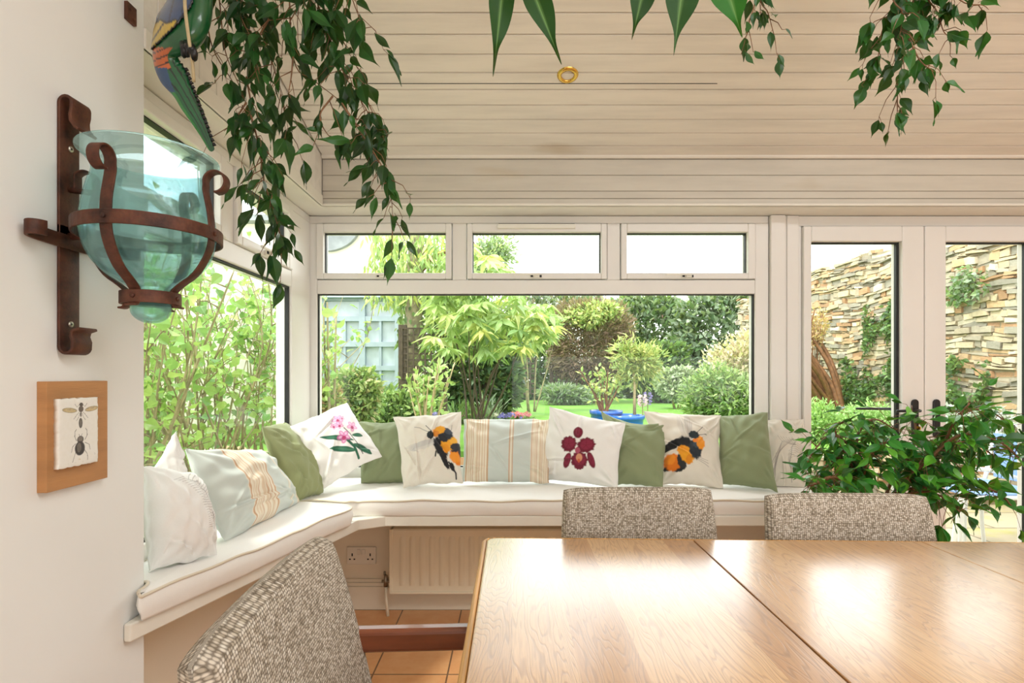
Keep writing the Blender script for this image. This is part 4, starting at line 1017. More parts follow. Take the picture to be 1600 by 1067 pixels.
pic = empty('insect_plaque', (-.905, 1.11, 1.05), 'wooden plaque with a white tile of a wasp and beetle on the left wall', 'picture')
wdm = simple('planked_pine', c(186, 134, 84), .6, .09, 5, bmp=.3, bscale=40, stretch=(1, 1, 9))
m = MB(); x0, x1 = -.905, -.886; yl, yr = 1.0355, 1.192; zt_, zb_ = 1.1565, .944
m.v = [(x0, yl, zb_), (x1, yl, zb_), (x1, yr, zb_), (x0, yr, zb_), (x0, yl, zt_), (x1, yl, zt_), (x1, yr, zt_-.0005), (x0, yr, zt_)]
m.f = [(0, 3, 2, 1), (4, 5, 6, 7), (0, 1, 5, 4), (1, 2, 6, 5), (2, 3, 7, 6), (3, 0, 4, 7)]; m.mi = [0]*6
m.build('backing_board', wdm, pic, bevel=.001)
def clay():
    nu, nv = 110, 170
    ya_, yb2 = 1.0517, 1.151; za, zb3 = 1.122, .986
    rr = random.Random(4); wv = wob(31, 9)
    u = np.linspace(0, 1, nu); v = np.linspace(0, 1, nv); U, V = np.meshgrid(u, v, indexing='ij')
    edge = .0005*wv(V*9, U*0+1)*(np.abs(2*U-1) > .9)
    Y = ya_+(yb2-ya_)*U+edge; Z = zb3+(za-zb3)*V+.0005*wv(U*9, V*0+4)*(np.abs(2*V-1) > .9)
    Xf = -.886+.0095+.0015*np.clip((1-np.abs(2*U-1)**20)*(1-np.abs(2*V-1)**20), 0, 1)
    A = Art(U*813, (1-V)*1067, (240, 238, 230))
    # print drawn in a 813 x 1067 field; map from measured picture field
    sx_ = lambda x: (x-320)/310*813; sy_ = lambda y: (y-218)/555*1067
    G = (92, 86, 80); GL = (140, 132, 122); T = (206, 186, 142)
    def E(x, y, a, b, an, col, al=1, rag=0): A.ell(sx_(x), sy_(y), a*2.6, b*1.92, an, col, al, .12, rag)
    def LN(pts, w_=6, col=G): A.line([(sx_(x), sy_(y)) for x, y in pts], w_, col)
    for s_ in (-1, 1):
        cx = 485
        E(cx+s_*88, 312, 56, 20, -6*s_, (150, 136, 104)); E(cx+s_*88, 312, 50, 16, -6*s_, T)
        LN([(cx+s_*25, 312), (cx+s_*130, 304)], 4, GL)
        LN([(cx+s_*12, 268), (cx+s_*32, 290), (cx+s_*50, 262)]); LN([(cx+s_*16, 335), (cx+s_*32, 352), (cx+s_*56, 386)]); LN([(cx+s_*10, 340), (cx+s_*16, 370), (cx+s_*36, 402)])
        LN([(cx+s_*34-2, 566), (cx+s_*50, 530), (cx+s_*48, 490), (cx+s_*36, 472)], 9); LN([(cx+s_*38-6, 590), (cx+s_*66, 610), (cx+s_*74, 655)], 8); LN([(cx+s_*34-6, 650), (cx+s_*52, 690), (cx+s_*60-6, 738)], 8)
        LN([(cx-4+s_*6, 535), (cx-4+s_*12, 515)], 8)
    E(487, 272, 15, 17, 0, G); E(485, 308, 20, 26, 0, (110, 100, 92)); E(484, 352, 6, 22, 0, G); E(482, 424, 15, 42, 0, G); E(482, 424, 7, 30, 0, GL, .7)
    E(480, 560, 26, 30, 0, G); E(480, 556, 18, 20, 0, GL, .8); E(476, 632, 40, 58, 0, (66, 62, 60)); E(470, 625, 18, 40, 0, GL, .55); LN([(478, 590), (476, 685)], 4, (50, 48, 46))
    LN([(466, 716), (466, 724)], 5, (206, 180, 110)); LN([(474, 716), (474, 724), (480, 724)], 4, (206, 180, 110)); LN([(486, 716), (486, 724)], 5, (206, 180, 110))
    LN([(596, 690), (602, 702), (594, 706)], 3, GL)
    V3 = np.stack([Xf, Y, Z], -1).reshape(-1, 3); V2 = V3.copy(); V2[:, 0] = -.886
    g = grid_faces(nu, nv); n = nu*nv
    bd = [(i, 0) for i in range(nu)]+[(nu-1, j) for j in range(1, nv)]+[(i, nv-1) for i in range(nu-2, -1, -1)]+[(0, j) for j in range(nv-2, 0, -1)]
    ids = np.array([i*nv+j for i, j in bd]); nx = np.roll(ids, -1)
    Fq = np.concatenate([g, g[:, ::-1]+n, np.stack([nx, ids, ids+n, nx+n], 1)])
    me = fastmesh('clay_tile', np.concatenate([V3, V2]), Fq, np.concatenate([A.C.reshape(-1, 3), np.ones((n, 3))*L3((232, 226, 214))]))
    bm = bmesh.new(); bm.from_mesh(me); bmesh.ops.recalc_face_normals(bm, faces=bm.faces); bm.to_mesh(me); bm.free()
    link('clay_tile', me, M['ceramic'], pic, True)
clay()
# small rusty fitting where the wall meets the boards
MB().box(-.905, -.896, 1.268, 1.30, H+.83, H+.872).disc((-.896, 1.277, H+.858), (1, 0, 0), .004, .003, 8).disc((-.896, 1.29, H+.84), (1, 0, 0), .004, .003, 8).build('wall_clip', M['rust'], None, bevel=.002)
tag(bpy.data.objects['wall_clip'], 'small rusty wall clip high on the left wall above the glass vase', 'bracket')
# brass spot
sy = 2.105; szz = zc0+(2.592-sy)*slope; sxx = .2155
sproot = empty('ceiling_spotlight', (sxx, sy, szz), 'round brass recessed spotlight in the boarded ceiling', 'light')
def onceil(prof, k=32):
    m = MB().lathe(prof, 0, 0, k); rot = nd.to_track_quat('Z', 'X').to_matrix().to_4x4(); return m.xform(Matrix.Translation((sxx, sy, szz)) @ rot)
onceil([(.024, .0005), (.026, .007), (.033, .0075), (.039, .004), (.0415, 0.0)]).build('bezel', M['brass'], sproot, True)
onceil([(.0005, -.004), (.012, -.005), (.0205, -.012)]).build('lamp_face', M['socket'], sproot, True)
onceil([(.0205, -.012), (.0245, -.012), (.0245, .002)]).build('recess', M['gasket'], sproot, True)

# ================================================================== PARROT ON ITS PERCH
PY = 1.2
def pp(zx, zy, dy=0): return P(220+zx/4.4426, zy/4.4426, PY+dy)
def parrot():
    root = empty('painted_parrot', pp(330, -60), 'painted wooden parrot ornament, green with blue, yellow and orange feathers, hanging at the upper left', 'ornament')
    st = [(300, -560, 30, .6), (310, -520, 75, .9), (318, -450, 112, 1), (330, -360, 118, 1), (345, -260, 118, 1), (350, -150, 138, 1), (350, 0, 150, 1), (327, 110, 170, 1), (275, 215, 178, .95), (215, 300, 140, .9), (172, 380, 92, .8), (188, 460, 92, .55), (230, 530, 98, .42), (292, 630, 76, .4), (345, 730, 68, .35), (400, 830, 55, .32), (452, 940, 36, .3), (490, 1030, 22, .3), (498, 1050, 8, .4)]
    pts = catmull([(x, y, 0) for x, y, _, _ in st], 11); ws = catmull([(w_, d_, 0) for _, _, w_, d_ in st], 11)
    nu, nv = len(pts), 110; WG = np.zeros((nu, nv), bool); VW = np.zeros((nu, nv, 3)); CW = np.zeros((nu, nv, 3)); V = np.zeros((nu, nv, 3)); C = np.zeros((nu, nv, 3)); S_ = 1/4.4426*PY/F
    for i, p in enumerate(pts):
        d = (pts[min(i+1, nu-1)]-pts[max(i-1, 0)]).normalized(); nx_, ny_ = -d.y, d.x   # image-plane normal
        hw = max(ws[i].x, 4); dp = ws[i].y
        for j in range(nv):
            t = 2*math.pi*j/nv; a = math.cos(t); b = math.sin(t)
            rag = 1+(.05*math.sin(i*1.1) if i > 120 and a < 0 else 0)
            zx = p.x+nx_*hw*a*rag; zy = p.y+ny_*hw*a*rag
            V[i, j] = pp(zx, zy, -b*hw*S_*dp*.95)
            k = i/nu; col = (16, 84, 42)
            if zy < -330: col = (170, 40, 30) if zy > -470 else (40, 80, 150)
            if zy > 420:
                col = (18, 92, 52)
                s_ = a
                if math.sin(s_*13+zy*.004) > .72: col = (10, 34, 26)
                if s_ > .72: col = (46, 130, 54)
            if 330 < zy < 480 and a > -.15+(zy-400)*.0: col = (186, 92, 40) if math.sin(zy*.12+zx*.05) > -.75 else (50, 30, 24)
            if 470 <= zy < 640 and a > .1+(zy-470)*.0032: col = (42, 74, 112)
            if a < -.86 and zy > 430: col = (14, 26, 20)
            C[i, j] = L3(col)
            # folded wing lies over the left flank
            lim = np.interp(zy, [-330, -250, 0, 60, 170, 320, 380], [250, 330, 372, 345, 262, 112, 60])
            WG[i, j] = (-300 < zy < 372) and zx < lim and -b < .97
            VW[i, j] = pp(p.x+nx_*(hw+7)*a, p.y+ny_*(hw+7)*a, -b*(hw+14)*S_*dp*.95)
            sc = 140+26*abs(math.sin((zx-150)*.034))-(zx-150)*.03
            cw_ = (36, 66, 108) if math.sin(zx*.085+zy*.02) < .9 else (16, 28, 58)
            if zy > sc: cw_ = (196, 166, 54) if math.sin((zx+zy*.62)*.075) < .88 else (60, 50, 22)
            if abs(zy-sc) < 8 or lim-zx < 14: cw_ = (16, 22, 26)
            if zy < -120: cw_ = (30, 92, 60)
            CW[i, j] = L3(cw_)
    g = grid_faces(nu, nv); i_ = np.arange(nu-1); w2 = np.stack([i_*nv+nv-1, (i_+1)*nv+nv-1, (i_+1)*nv, i_*nv], 1)
    me = fastmesh('body', V.reshape(-1, 3), np.concatenate([g, w2]), C.reshape(-1, 3))
    bm = bmesh.new(); bm.from_mesh(me); bmesh.ops.holes_fill(bm, edges=bm.edges); bmesh.ops.recalc_face_normals(bm, faces=bm.faces); bm.to_mesh(me); bm.free()
    link('body', me, M['paintwood'], root, True)
    allf = np.concatenate([g, w2]); fw = allf[WG.ravel()[allf].all(1)]
    used, invf = np.unique(fw, return_inverse=True); invf = invf.reshape(fw.shape)
    me = fastmesh('wing', VW.reshape(-1, 3)[used], invf, CW.reshape(-1, 3)[used])
    o = link('wing', me, M['paintwood'], root, True); md = o.modifiers.new('thick', 'SOLIDIFY'); md.thickness = .004; md.offset = 0
    # beak
    MB().tube([pp(400, -470, -.01), pp(455, -450, -.012), pp(480, -405, -.012), pp(470, -370, -.012)], [.022, .018, .011, .002], 10).build('beak', M['black'], root, True)
    for k, (zx, zy) in enumerate(((298, 345), (322, 340), (350, 352), (368, 368))):
        MB().tube([pp(zx-8, zy-45, -.05), pp(zx+2, zy, -.066), pp(zx+4, zy+38, -.060), pp(zx+2, zy+52, -.048)], [.006, .0075, .006, .003], 8).build('claw', M['black'], root, True)
    # black edge beads on the tail
    m = MB()
    for i in range(18):
        t = i/17; zx = 312+t*190; zy = 470+t*520; m.tube([pp(zx, zy, -.012), pp(zx+10, zy+22, -.008)], [.003, .0045], 6)
    m.build('tail_edging', M['black'], root, True)
    MB().tube(catmull([pp(300, -900, -.075), pp(302, -300, -.075), pp(305, 0, -.075), pp(315, 130, -.075), pp(338, 300, -.07), pp(360, 450, -.055), pp(368, 570, -.045)], 4), [.0035]*25, 8).build('perch_cane', M['rope'], root, True)
    zt_ = zc0+(2.592-PY)*slope
    tp_ = pp(320, -560); MB().tube([tp_, (tp_.x, tp_.y, zt_-.003)], .0012, 5).build('hanging_cord', M['rope'], root)
    tp_ = pp(300, -900, -.075); MB().tube([tp_, (tp_.x, tp_.y, zc0+(2.592-tp_.y)*slope-.003)], .0012, 5).build('hanging_cord', M['rope'], root)
parrot()

# ================================================================== WEEPING FIG
def ceilz(y): return zc0+(2.592-y)*slope
FIG = [(22, 62, 26), (28, 74, 30), (18, 52, 24), (40, 92, 36)]
def spray(name, label, stems, Y, leaf=.055, seed=1, dens=.018, spread=.07, cols=FIG, cat='plant', stemr=.0024, group=None, hang=.75, hook=True, pot=None, wid=.42, twigs=True, hangx=0):
    """stems: list of (pixel polyline, dY along it, density multiplier)"""
    rnd = np.random.RandomState(seed); rr = random.Random(seed)
    first = P(stems[0][0][0][0], stems[0][0][0][1], Y)
    root = empty(name, (first.x, Y, ceilz(Y)-.004) if hook else pot, label, cat, group)
    wood = MB(); LP, LD, LL = [], [], []
    hub = stems[0][0][0]
    for si, (pts, dY, dm) in enumerate(stems):
        if si and pts[0][1] < 0: pts = [hub]+list(pts)
        k = len(pts); w3 = [P(px, py, Y+dY*(i/(k-1))+(0 if dY else 0)) for i, (px, py) in enumerate(pts)]
        if si == 0 and hook: q0 = w3[0]; wood.tube([(q0.x, q0.y, ceilz(q0.y)-.003), q0], [stemr*1.2, stemr], 6)
        cv = catmull(w3, 6); n = len(cv)
        wood.tube(cv, [stemr*(1-.75*i/(n-1)) for i in range(n)], 6)
        acc = 0
        for a, b in zip(cv[:-1], cv[1:]):
            L_ = (b-a).length; acc += L_*dm
            while acc > dens:
                acc -= dens
                p = a.lerp(b, rr.random()); d0 = (b-a).normalized()
                off = Vector((rr.gauss(0, 1), rr.gauss(0, .8), rr.gauss(-.1, .6))).normalized()
                ln = abs(rr.gauss(0, spread))*.8+.012
                mid = p+off*ln*.6+d0*ln*.3; end = mid+off*ln*.35+Vector((0, 0, -ln*.5))
                if twigs and ln > .03: wood.tube([p, mid, end], [.0013, .001, .0007], 4)
                q = end if ln > .03 else p+off*.006
                nl = 1 if ln < .04 else 2
                for _ in range(nl):
                    ds = (Vector((0, 0, -hang))+Vector((rr.gauss(0, .35), rr.gauss(0, .35), rr.gauss(0, .25)))+off*.25).normalized()
                    st = q+Vector((rr.gauss(0, .004), rr.gauss(0, .004), rr.gauss(0, .004)))
                    LP.append(st+ds*.006); LD.append(ds); LL.append(leaf*rr.uniform(.6, 1.25))
                    wood.tube([q, st+ds*.008], [.0007, .0006], 3)
    n = len(LP); LL = np.array(LL)
    V, Fq, C = leaves(np.array(LP), np.array(LD), LL, LL*wid*rnd.uniform(.8, 1.2, n), pick(cols, n, rnd), roll=np.array([0, -1, .2])[None]*np.ones((n, 1)), curl=.16, vein=L3((64, 108, 54)), rnd=rnd)
    if hook: q0 = first; MB().tube([(q0.x, q0.y, ceilz(q0.y)), (q0.x, q0.y, ceilz(q0.y)-.012), (q0.x+.008, q0.y, ceilz(q0.y)-.02), (q0.x, q0.y, ceilz(q0.y)-.028), (q0.x-.008, q0.y, ceilz(q0.y)-.02)], .0018, 6).build('ceiling_hook', M['brass'], root, True)
    wood.build('branches', M['figtwig'], root, True)
    link('leaves', fastmesh('leaves', V, Fq, C), M['figleaf'], root, True)
    return root
Yh = 1.32
spray('hanging_fig_branch', 'long weeping fig branches hanging in front of the corner, right of the painted parrot', [
    ([(352, -260), (340, -60), (345, 20), (352, 80), (372, 130), (392, 180)], 0, .4),
    ([(392, 180), (405, 230), (412, 280), (428, 330), (440, 385)], .05, 2.3),
    ([(322, -60), (328, 60), (362, 125), (385, 160)], 0, .15),
    ([(385, 160), (365, 190), (350, 205)], 0, 1.0),
    ([(385, 120), (392, 170), (378, 190)], .0, 1.0),
    ([(418, -260), (415, -40), (418, 40), (425, 95), (440, 150), (452, 210)], .1, 1.1),
    ([(395, -100), (380, -10), (378, 30)], 0, 1.4),
    ([(430, -120), (470, -20), (450, 40), (440, 60)], 0, 1.5),
    ([(440, -100), (458, 89), (490, 125), (534, 161), (560, 200)], .1, .22),
    ([(534, 161), (556, 195), (582, 235), (604, 275), (612, 315), (614, 365)], .05, 1.25),
    ([(470, -80), (500, 20), (520, 70), (540, 120), (575, 175), (600, 225)], .05, 1.7),
    ([(500, -80), (520, 0), (535, 60), (560, 110)], .1, .8),
    ([(520, 150), (500, 180), (512, 210), (535, 225)], 0, .9),
    ([(458, 89), (455, 120), (450, 150)], 0, .7),
    ([(420, 30), (395, 80), (405, 130)], -.05, .5),
    ([(530, -90), (548, -10), (566, 40), (572, 70)], 0, .9),
    ([(360, -90), (372, 10), (392, 60), (400, 90)], -.05, 1.3),
    ], Yh, .066, 5, .0128, .034, wid=.36)
spray('hanging_fig_branch', 'weeping fig branch with small round leaves hanging at the upper right', [
    ([(1445, -260), (1430, -60), (1425, 20), (1412, 70), (1408, 110), (1402, 150), (1402, 185)], .1, .95),
    ([(1430, -60), (1395, 10), (1378, 50), (1372, 90), (1364, 130)], .05, .9),
    ([(1440, -40), (1465, 20), (1475, 50), (1490, 60)], .05, 1.0),
    ([(1450, -60), (1500, 0), (1535, 8), (1545, 15)], .0, 1.0),
    ([(1420, 60), (1438, 95), (1460, 112)], .0, .9),
    ([(1395, -30), (1410, 20), (1405, 60)], -.05, 1.1),
    ], 1.35, .05, 9, .0088, .026, [(26, 82, 24), (36, 98, 28), (22, 66, 24)], wid=.52)
spray('hanging_fig_branch', 'short twig of small fig leaves hanging beside the broad pointed leaves', [
    ([(1185, -200), (1182, -20), (1172, 30), (1165, 60), (1158, 85)], .0, .8),
    ([(1185, -20), (1200, 20), (1208, 50)], 0, .9),
    ], 1.35, .042, 12, .012, .018, [(34, 88, 36), (28, 70, 34)])
# broad leaves of a rubber fig, each leaf a part
rub = empty('long_leaf_fig', (.2, .8, ceilz(.8)-.004), 'five broad dark pointed fig leaves dangling in from the top edge', 'plant')
wood = MB()
hub = Vector((.22, .85, 2.05))
wood.tube(catmull([(.22, .85, ceilz(.85)-.005), (.2, .86, 2.3), (.22, .85, 2.05), (.1, .8, 1.93), (.005, .8, 1.80)], 5), .005, 8)
wood.tube(catmull([(.22, .85, 2.05), (.225, .83, 1.93), (.235, .80, 1.82)], 5), .0045, 8)
wood.build('stem', M['figtwig'], rub, True)
for k, (x0, y0, x1, y1, w_, yd, cv_) in enumerate(((789, -52, 771, 118, 40, .78, .05), (822, -40, 878, 98, 44, .80, .12), (1012, -45, 988, 60, 42, .82, .08), (1072, -62, 1053, 86, 56, .76, .05), (1128, -44, 1160, 58, 56, .8, .05))):
    a, b = P(x0, y0, yd), P(x1, y1, yd-.02); d = b-a; L_ = d.length
    rnd = np.random.RandomState(60+k)
    V, Fq, C = leaves(np.array([a]), np.array([d]), L_, w_*yd/F, pick([(22, 66, 16) if k != 4 else (34, 100, 24)], 1, rnd), np.array([.03, .62, .85, .97, 1, .93, .76, .52, .25, .1, .06, .01]), roll=np.array([[0.05, -3, .3]]), curl=cv_*.3, fold=.1, vein=L3((120, 160, 90)), rnd=rnd)
    o = link('leaf', fastmesh('leaf', V, Fq, C), M['broadleaf'], rub, True); md = o.modifiers.new('s', 'SUBSURF'); md.levels = 1; md.render_levels = 1
    tw = Vector((.005, .8, 1.80)) if a.x < .1 else Vector((.235, .80, 1.82))
    MB().tube(catmull([a, a-d.normalized()*.015, a.lerp(tw, .6)+Vector((0, 0, .006)), tw], 3), .0018, 5).build('leaf_stalk', M['figtwig'], rub, True)

# potted fig by the doors
def potted_fig():
    px0, py0 = 1.36, 2.02
    root = empty('potted_fig', (px0, py0, 0), 'bushy potted weeping fig with reddish stems standing in front of the glass doors', 'plant')
    MB().lathe([(.12, 0), (.145, .02), (.165, .2), (.175, .27), (.18, .29), (.168, .29), (.16, .25)], px0, py0, 32, cap0=True).build('pot', M['terra'], root, True)
    MB().lathe([(.001, .262), (.162, .262)], px0, py0, 24).build('soil', M['soil'], root)
    rr = random.Random(21); rnd = np.random.RandomState(21); wood = MB(); LP, LD, LL = [], [], []
    Yf = 2.0
    trunks = [([(px0-.03, py0, .25)], [(1362, 800), (1350, 745), (1330, 700), (1300, 680), (1275, 700), (1262, 722)]),
              ([(px0-.03, py0, .25)], [(1362, 800), (1345, 720), (1340, 680), (1365, 655), (1400, 672)]),
              ([(px0+.02, py0, .25)], [(1390, 800), (1430, 745), (1465, 695), (1500, 650), (1540, 640), (1585, 668)]),
              ([(px0+.02, py0, .25)], [(1395, 800), (1440, 740), (1480, 700), (1520, 690), (1560, 720)]),
              ([(px0, py0, .25)], [(1380, 800), (1400, 770), (1450, 760), (1510, 755), (1560, 770), (1580, 790)]),
              ([(px0-.02, py0, .25)], [(1360, 800), (1330, 760), (1300, 745), (1275, 755), (1262, 760)]),
              ([(px0, py0, .25)], [(1380, 800), (1400, 740), (1425, 700), (1430, 660), (1418, 640)]),
              ([(px0+.02, py0, .25)], [(1400, 790), (1470, 700), (1490, 660), (1515, 630)]),
              ([(px0, py0, .25)], [(1370, 800), (1330, 770), (1310, 790), (1330, 800)]),
              ([(px0+.02, py0, .25)], [(1395, 800), (1430, 770), (1470, 775), (1500, 800)]),
              ([(px0-.02, py0, .25)], [(1362, 800), (1345, 740), (1310, 715), (1290, 730)]),
              ([(px0+.02, py0, .25)], [(1390, 800), (1420, 750), (1440, 720), (1425, 740)]),
              ([(px0+.02, py0, .25)], [(1400, 780), (1450, 720), (1500, 680), (1560, 690), (1592, 715)]),
              ([(px0-.02, py0, .25)], [(1365, 790), (1350, 740), (1370, 700), (1385, 690)]),
              ([(px0-.02, py0, .25)], [(1360, 790), (1330, 725), (1305, 672), (1330, 655)])]
    for ti, (b0, pts) in enumerate(trunks):
        dy = rr.uniform(-.28, .2) if ti > 1 else -.05
        n = len(pts); w3 = [Vector(b0[0])]+[P(x, y, Yf+dy*(i/(n-1))) for i, (x, y) in enumerate(pts)]
        cv = catmull(w3, 6); k = len(cv)
        wood.tube(cv, [.0068*(1-.8*i/(k-1))+.001 for i in range(k)], 7)
        acc = 0
        for i in range(int(k*.36), k-1):
            a, b = cv[i], cv[i+1]; acc += (b-a).length
            while acc > .0072:
                acc -= .0072
                p = a.lerp(b, rr.random()); off = Vector((rr.gauss(0, 1), rr.gauss(0, 1), rr.gauss(.05, .7))).normalized(); ln = abs(rr.gauss(0, .055))+.012
                end = p+off*ln+Vector((0, 0, -ln*.3)); wood.tube([p, p+off*ln*.6, end], [.0014, .001, .0007], 4)
                for _ in range(1 if ln < .05 else 2):
                    ds = (Vector((rr.gauss(0, .5), rr.gauss(0, .5), -.45+rr.gauss(0, .35)))+off*.8).normalized(); LP.append(end); LD.append(ds); LL.append(.07*rr.uniform(.65, 1.25))
    n = len(LP); LL = np.array(LL)
    V, Fq, C = leaves(np.array(LP), np.array(LD), LL, LL*.41*rnd.uniform(.8, 1.2, n), pick([(40, 112, 44), (52, 134, 48), (34, 92, 44), (96, 170, 48)], n, rnd), roll=np.array([[0, -.3, 1]])*np.ones((n, 1)), curl=.16, vein=L3((110, 150, 80)), rnd=rnd)
    wood.build('stems', M['figtwig'], root, True); link('leaves', fastmesh('leaves', V, Fq, C), M['figleaf'], root, True)
potted_fig()

# ================================================================== OUTSIDE
GZ = .38
tag(MB().box(-9, 9, 2.9, 5.35, -.16, -.1).build('patio', M['paving']), kind=S)
lawn = MB().box(-14, 14, 5.6, 60, .1, GZ).build('lawn', M['grass']); tag(lawn, kind=S)
tag(MB().box(-9, -1.25, -4, 2.9, -.16, -.1).build('side_path', M['paving']), kind=S)
# stones
def stonewall(name, p0, p1, z0, ztop, thick, label, seed, sh=(.04, .13), sl_=(.12, .42), cols=((178, 164, 138), (160, 150, 130), (190, 174, 142), (188, 158, 120), (146, 140, 124), (200, 188, 162), (170, 134, 98)), kind=None, cat='wall', rough_=.02):
    rr = random.Random(seed); p0 = Vector((p0[0], p0[1], 0)); p1 = Vector((p1[0], p1[1], 0)); d = (p1-p0); Lw = d.length; d.normalize(); nr = Vector((d.y, -d.x, 0))
    if nr.dot(Vector((0, 0, 0))-p0) < 0: nr = -nr
    V, Fq, C = [], [], []; z = z0
    while True:
        h = rr.uniform(*sh)*rr.choice((.6, 1, 1, 1.25)); x = -rr.uniform(0, .2)
        if z > max(ztop(0), ztop(Lw), ztop(Lw/2))+.05: break
        while x < Lw:
            l = rr.uniform(*sl_)*(1.4 if h < .07 else 1)
            if z+h*.6 < ztop(x+l/2)+rr.uniform(-.06, .04):
                g = .006; dep = thick+rr.uniform(-.02, .035); n = len(V); col = L3(rr.choice(cols))*rr.uniform(.8, 1.12)
                cz_ = rr.uniform(-.25, .25)*h
                for (a, b) in ((x+g, z+g), (x+l-g, z+g+cz_*.4), (x+l-g, z+h-g+cz_*.3), (x+l*rr.uniform(.3, .7), z+h-g+rr.uniform(-.1, .2)*h), (x+g, z+h-g)):
                    for q in (0, 1):
                        dd = dep*q; P3 = p0+d*(a+(rr.uniform(-.012, .012)))+nr*dd; V.append((P3.x, P3.y, max(z0, b+rr.uniform(-.016, .016)+.035*math.sin((a+seed)*1.7+z*1.3)+.015*math.sin(a*6+z*4)))); C.append(col)
                Fq += [(n+1, n+3, n+5, n+7, n+9), (n+8, n+6, n+4, n+2, n)]
                Fq += [(n+2*i, n+2*((i+1) % 5), n+2*((i+1) % 5)+1, n+2*i+1) for i in range(5)]
            x += l
        z += h*.95
    me = bpy.data.meshes.new(name); me.from_pydata(V, [], Fq); setcol(me, np.array(C))
    bm = bmesh.new(); bm.from_mesh(me); bmesh.ops.recalc_face_normals(bm, faces=bm.faces); bm.to_mesh(me); bm.free()
    o = link(name, me, M['stone']); md = o.modifiers.new('b', 'BEVEL'); md.width = .014; md.segments = 2
    # mortar core
    mm = MB(); k = 24
    for i in range(k):
        a = p0+d*(Lw*i/k); b = p0+d*(Lw*(i+1)/k); zt_ = ztop(Lw*(i+.5)/k)-.06
        n = len(mm.v)
        for q in (a-nr*.12, b-nr*.12, b+nr*(thick-.02), a+nr*(thick-.02)): mm.v.append((q.x, q.y, z0))
        for q in (a-nr*.12, b-nr*.12, b+nr*(thick-.02), a+nr*(thick-.02)): mm.v.append((q.x, q.y, zt_))
        mm.f += [(n, n+3, n+2, n+1), (n+4, n+5, n+6, n+7), (n, n+1, n+5, n+4), (n+1, n+2, n+6, n+5), (n+2, n+3, n+7, n+6), (n+3, n, n+4, n+7)]; mm.mi += [0]*6
    core = mm.build('mortar', simple('lime_mortar_%d' % seed, c(150, 138, 112), .95, .12, 9), o)
    tag(o, label, cat, kind=kind); return o
stonewall('garden_wall', (5.85, 3.2), (5.65, 13.2), -.1, lambda x: 3.05-.012*max(0, x-4)+.1*math.sin(x*1.3)+.05*math.sin(x*3.7)+(.25 if x < 2.5 else 0), .12, 'tall old rubble stone wall along the right side of the garden', 3, (.03, .09), (.08, .28))
stonewall('retaining_wall', (-6, 5.5), (5.7, 5.4), -.1, lambda x: .40+.02*math.sin(x*3), .12, 'low dry stone retaining wall behind the white garden chair', 5, (.05, .12), (.15, .4))
# outbuilding
ob = empty('garden_studio', (-4.4, 10, GZ), 'pale rendered outbuilding with blue grey timber windows behind the shrubs on the left', 'building')
BY = 9.2; bx0 = -7.5; bx1 = P(622, 500, BY).x
MB().box(bx0, bx1, BY+.12, BY+3, GZ-.02, 3.75).build('render_wall', M['render'], ob)
g = MB(); gz0 = .9
zz_ = lambda py: P(0, py, BY).z
xx_ = lambda px: P(px, 0, BY).x
for px in (503, 566, 622): g.box(xx_(px)-.05, xx_(px)+.05, BY-.02, BY+.1, gz0, zz_(466))
for py in (466, 498, 538, 575, 600): g.box(bx0+3.6, xx_(622), BY-.01, BY+.1, zz_(py)-.04, zz_(py)+.04)
g.box(xx_(540)-.04, xx_(540)+.0, BY, BY+.1, gz0, zz_(498)); g.box(xx_(594)-.02, xx_(594)+.02, BY, BY+.1, gz0, zz_(498))
g.build('window_frame', M['greytimber'], ob)
MB().box(bx0+3.6, xx_(622), BY+.06, BY+.07, gz0, zz_(466)).build('window_glass', simple('dull_reflective_glass', c(188, 200, 206), .15, .15, 2), ob)
MB().box(bx0+3.4, xx_(626), BY-.12, BY+.12, zz_(466), zz_(457)).build('fascia', M['greytimber'], ob)
m = MB(); k = 18; cx_, czz = xx_(505), P(0, 352, BY).z; rad_ = P(560, 0, BY).x-cx_
pts = [(cx_+rad_*math.cos(math.pi*i/k+math.pi), czz+rad_*.72*math.sin(math.pi*i/k+math.pi)) for i in range(k+1)]
n = 0
for yy in (BY+.02, BY+.12): m.v += [(a, yy, b) for a, b in pts]
m.f = [tuple(range(k, -1, -1)), tuple(range(k+1, 2*k+2))]+[(i, i+1, k+2+i, k+1+i) for i in range(k)]+[(k, 0, k+1, 2*k+1)]; m.mi = [0]*len(m.f)
m.build('slate_panel', M['slate'], ob)
MB().box(bx0, bx1+.1, BY-.1, BY+3.1, 3.75, 3.85).build('roof', M['slate'], ob)
# side wall seen through the left window
MB().box(-4.15, -4.0, .2, 9.1, -.1, 2.55).build('boundary_wall', M['render']); tag(bpy.data.objects['boundary_wall'], 'cream rendered boundary wall behind the thicket outside the left window', 'wall')
# far house
fh = empty('distant_house', (6.5, 44, GZ), 'distant house roof just above the hedge, seen through the middle of the window', 'building')
a0, a1 = P(925, 0, 44).x, P(998, 0, 44).x; ze = P(0, 470, 44).z; zr = P(0, 462, 44).z
MB().box(a0, a1, 44, 50, GZ, ze).build('wall', M['render'], fh)
m = MB(); m.v = [(a0-.3, 43.7, ze), (a1+.3, 43.7, ze), (a1+.3, 50.3, ze), (a0-.3, 50.3, ze), (a0-.3, 47, zr), (a1+.3, 47, zr)]; m.f = [(0, 1, 5, 4), (2, 3, 4, 5), (0, 4, 3), (1, 2, 5), (0, 3, 2, 1)]; m.mi = [0]*5
m.build('roof', M['farroof'], fh)

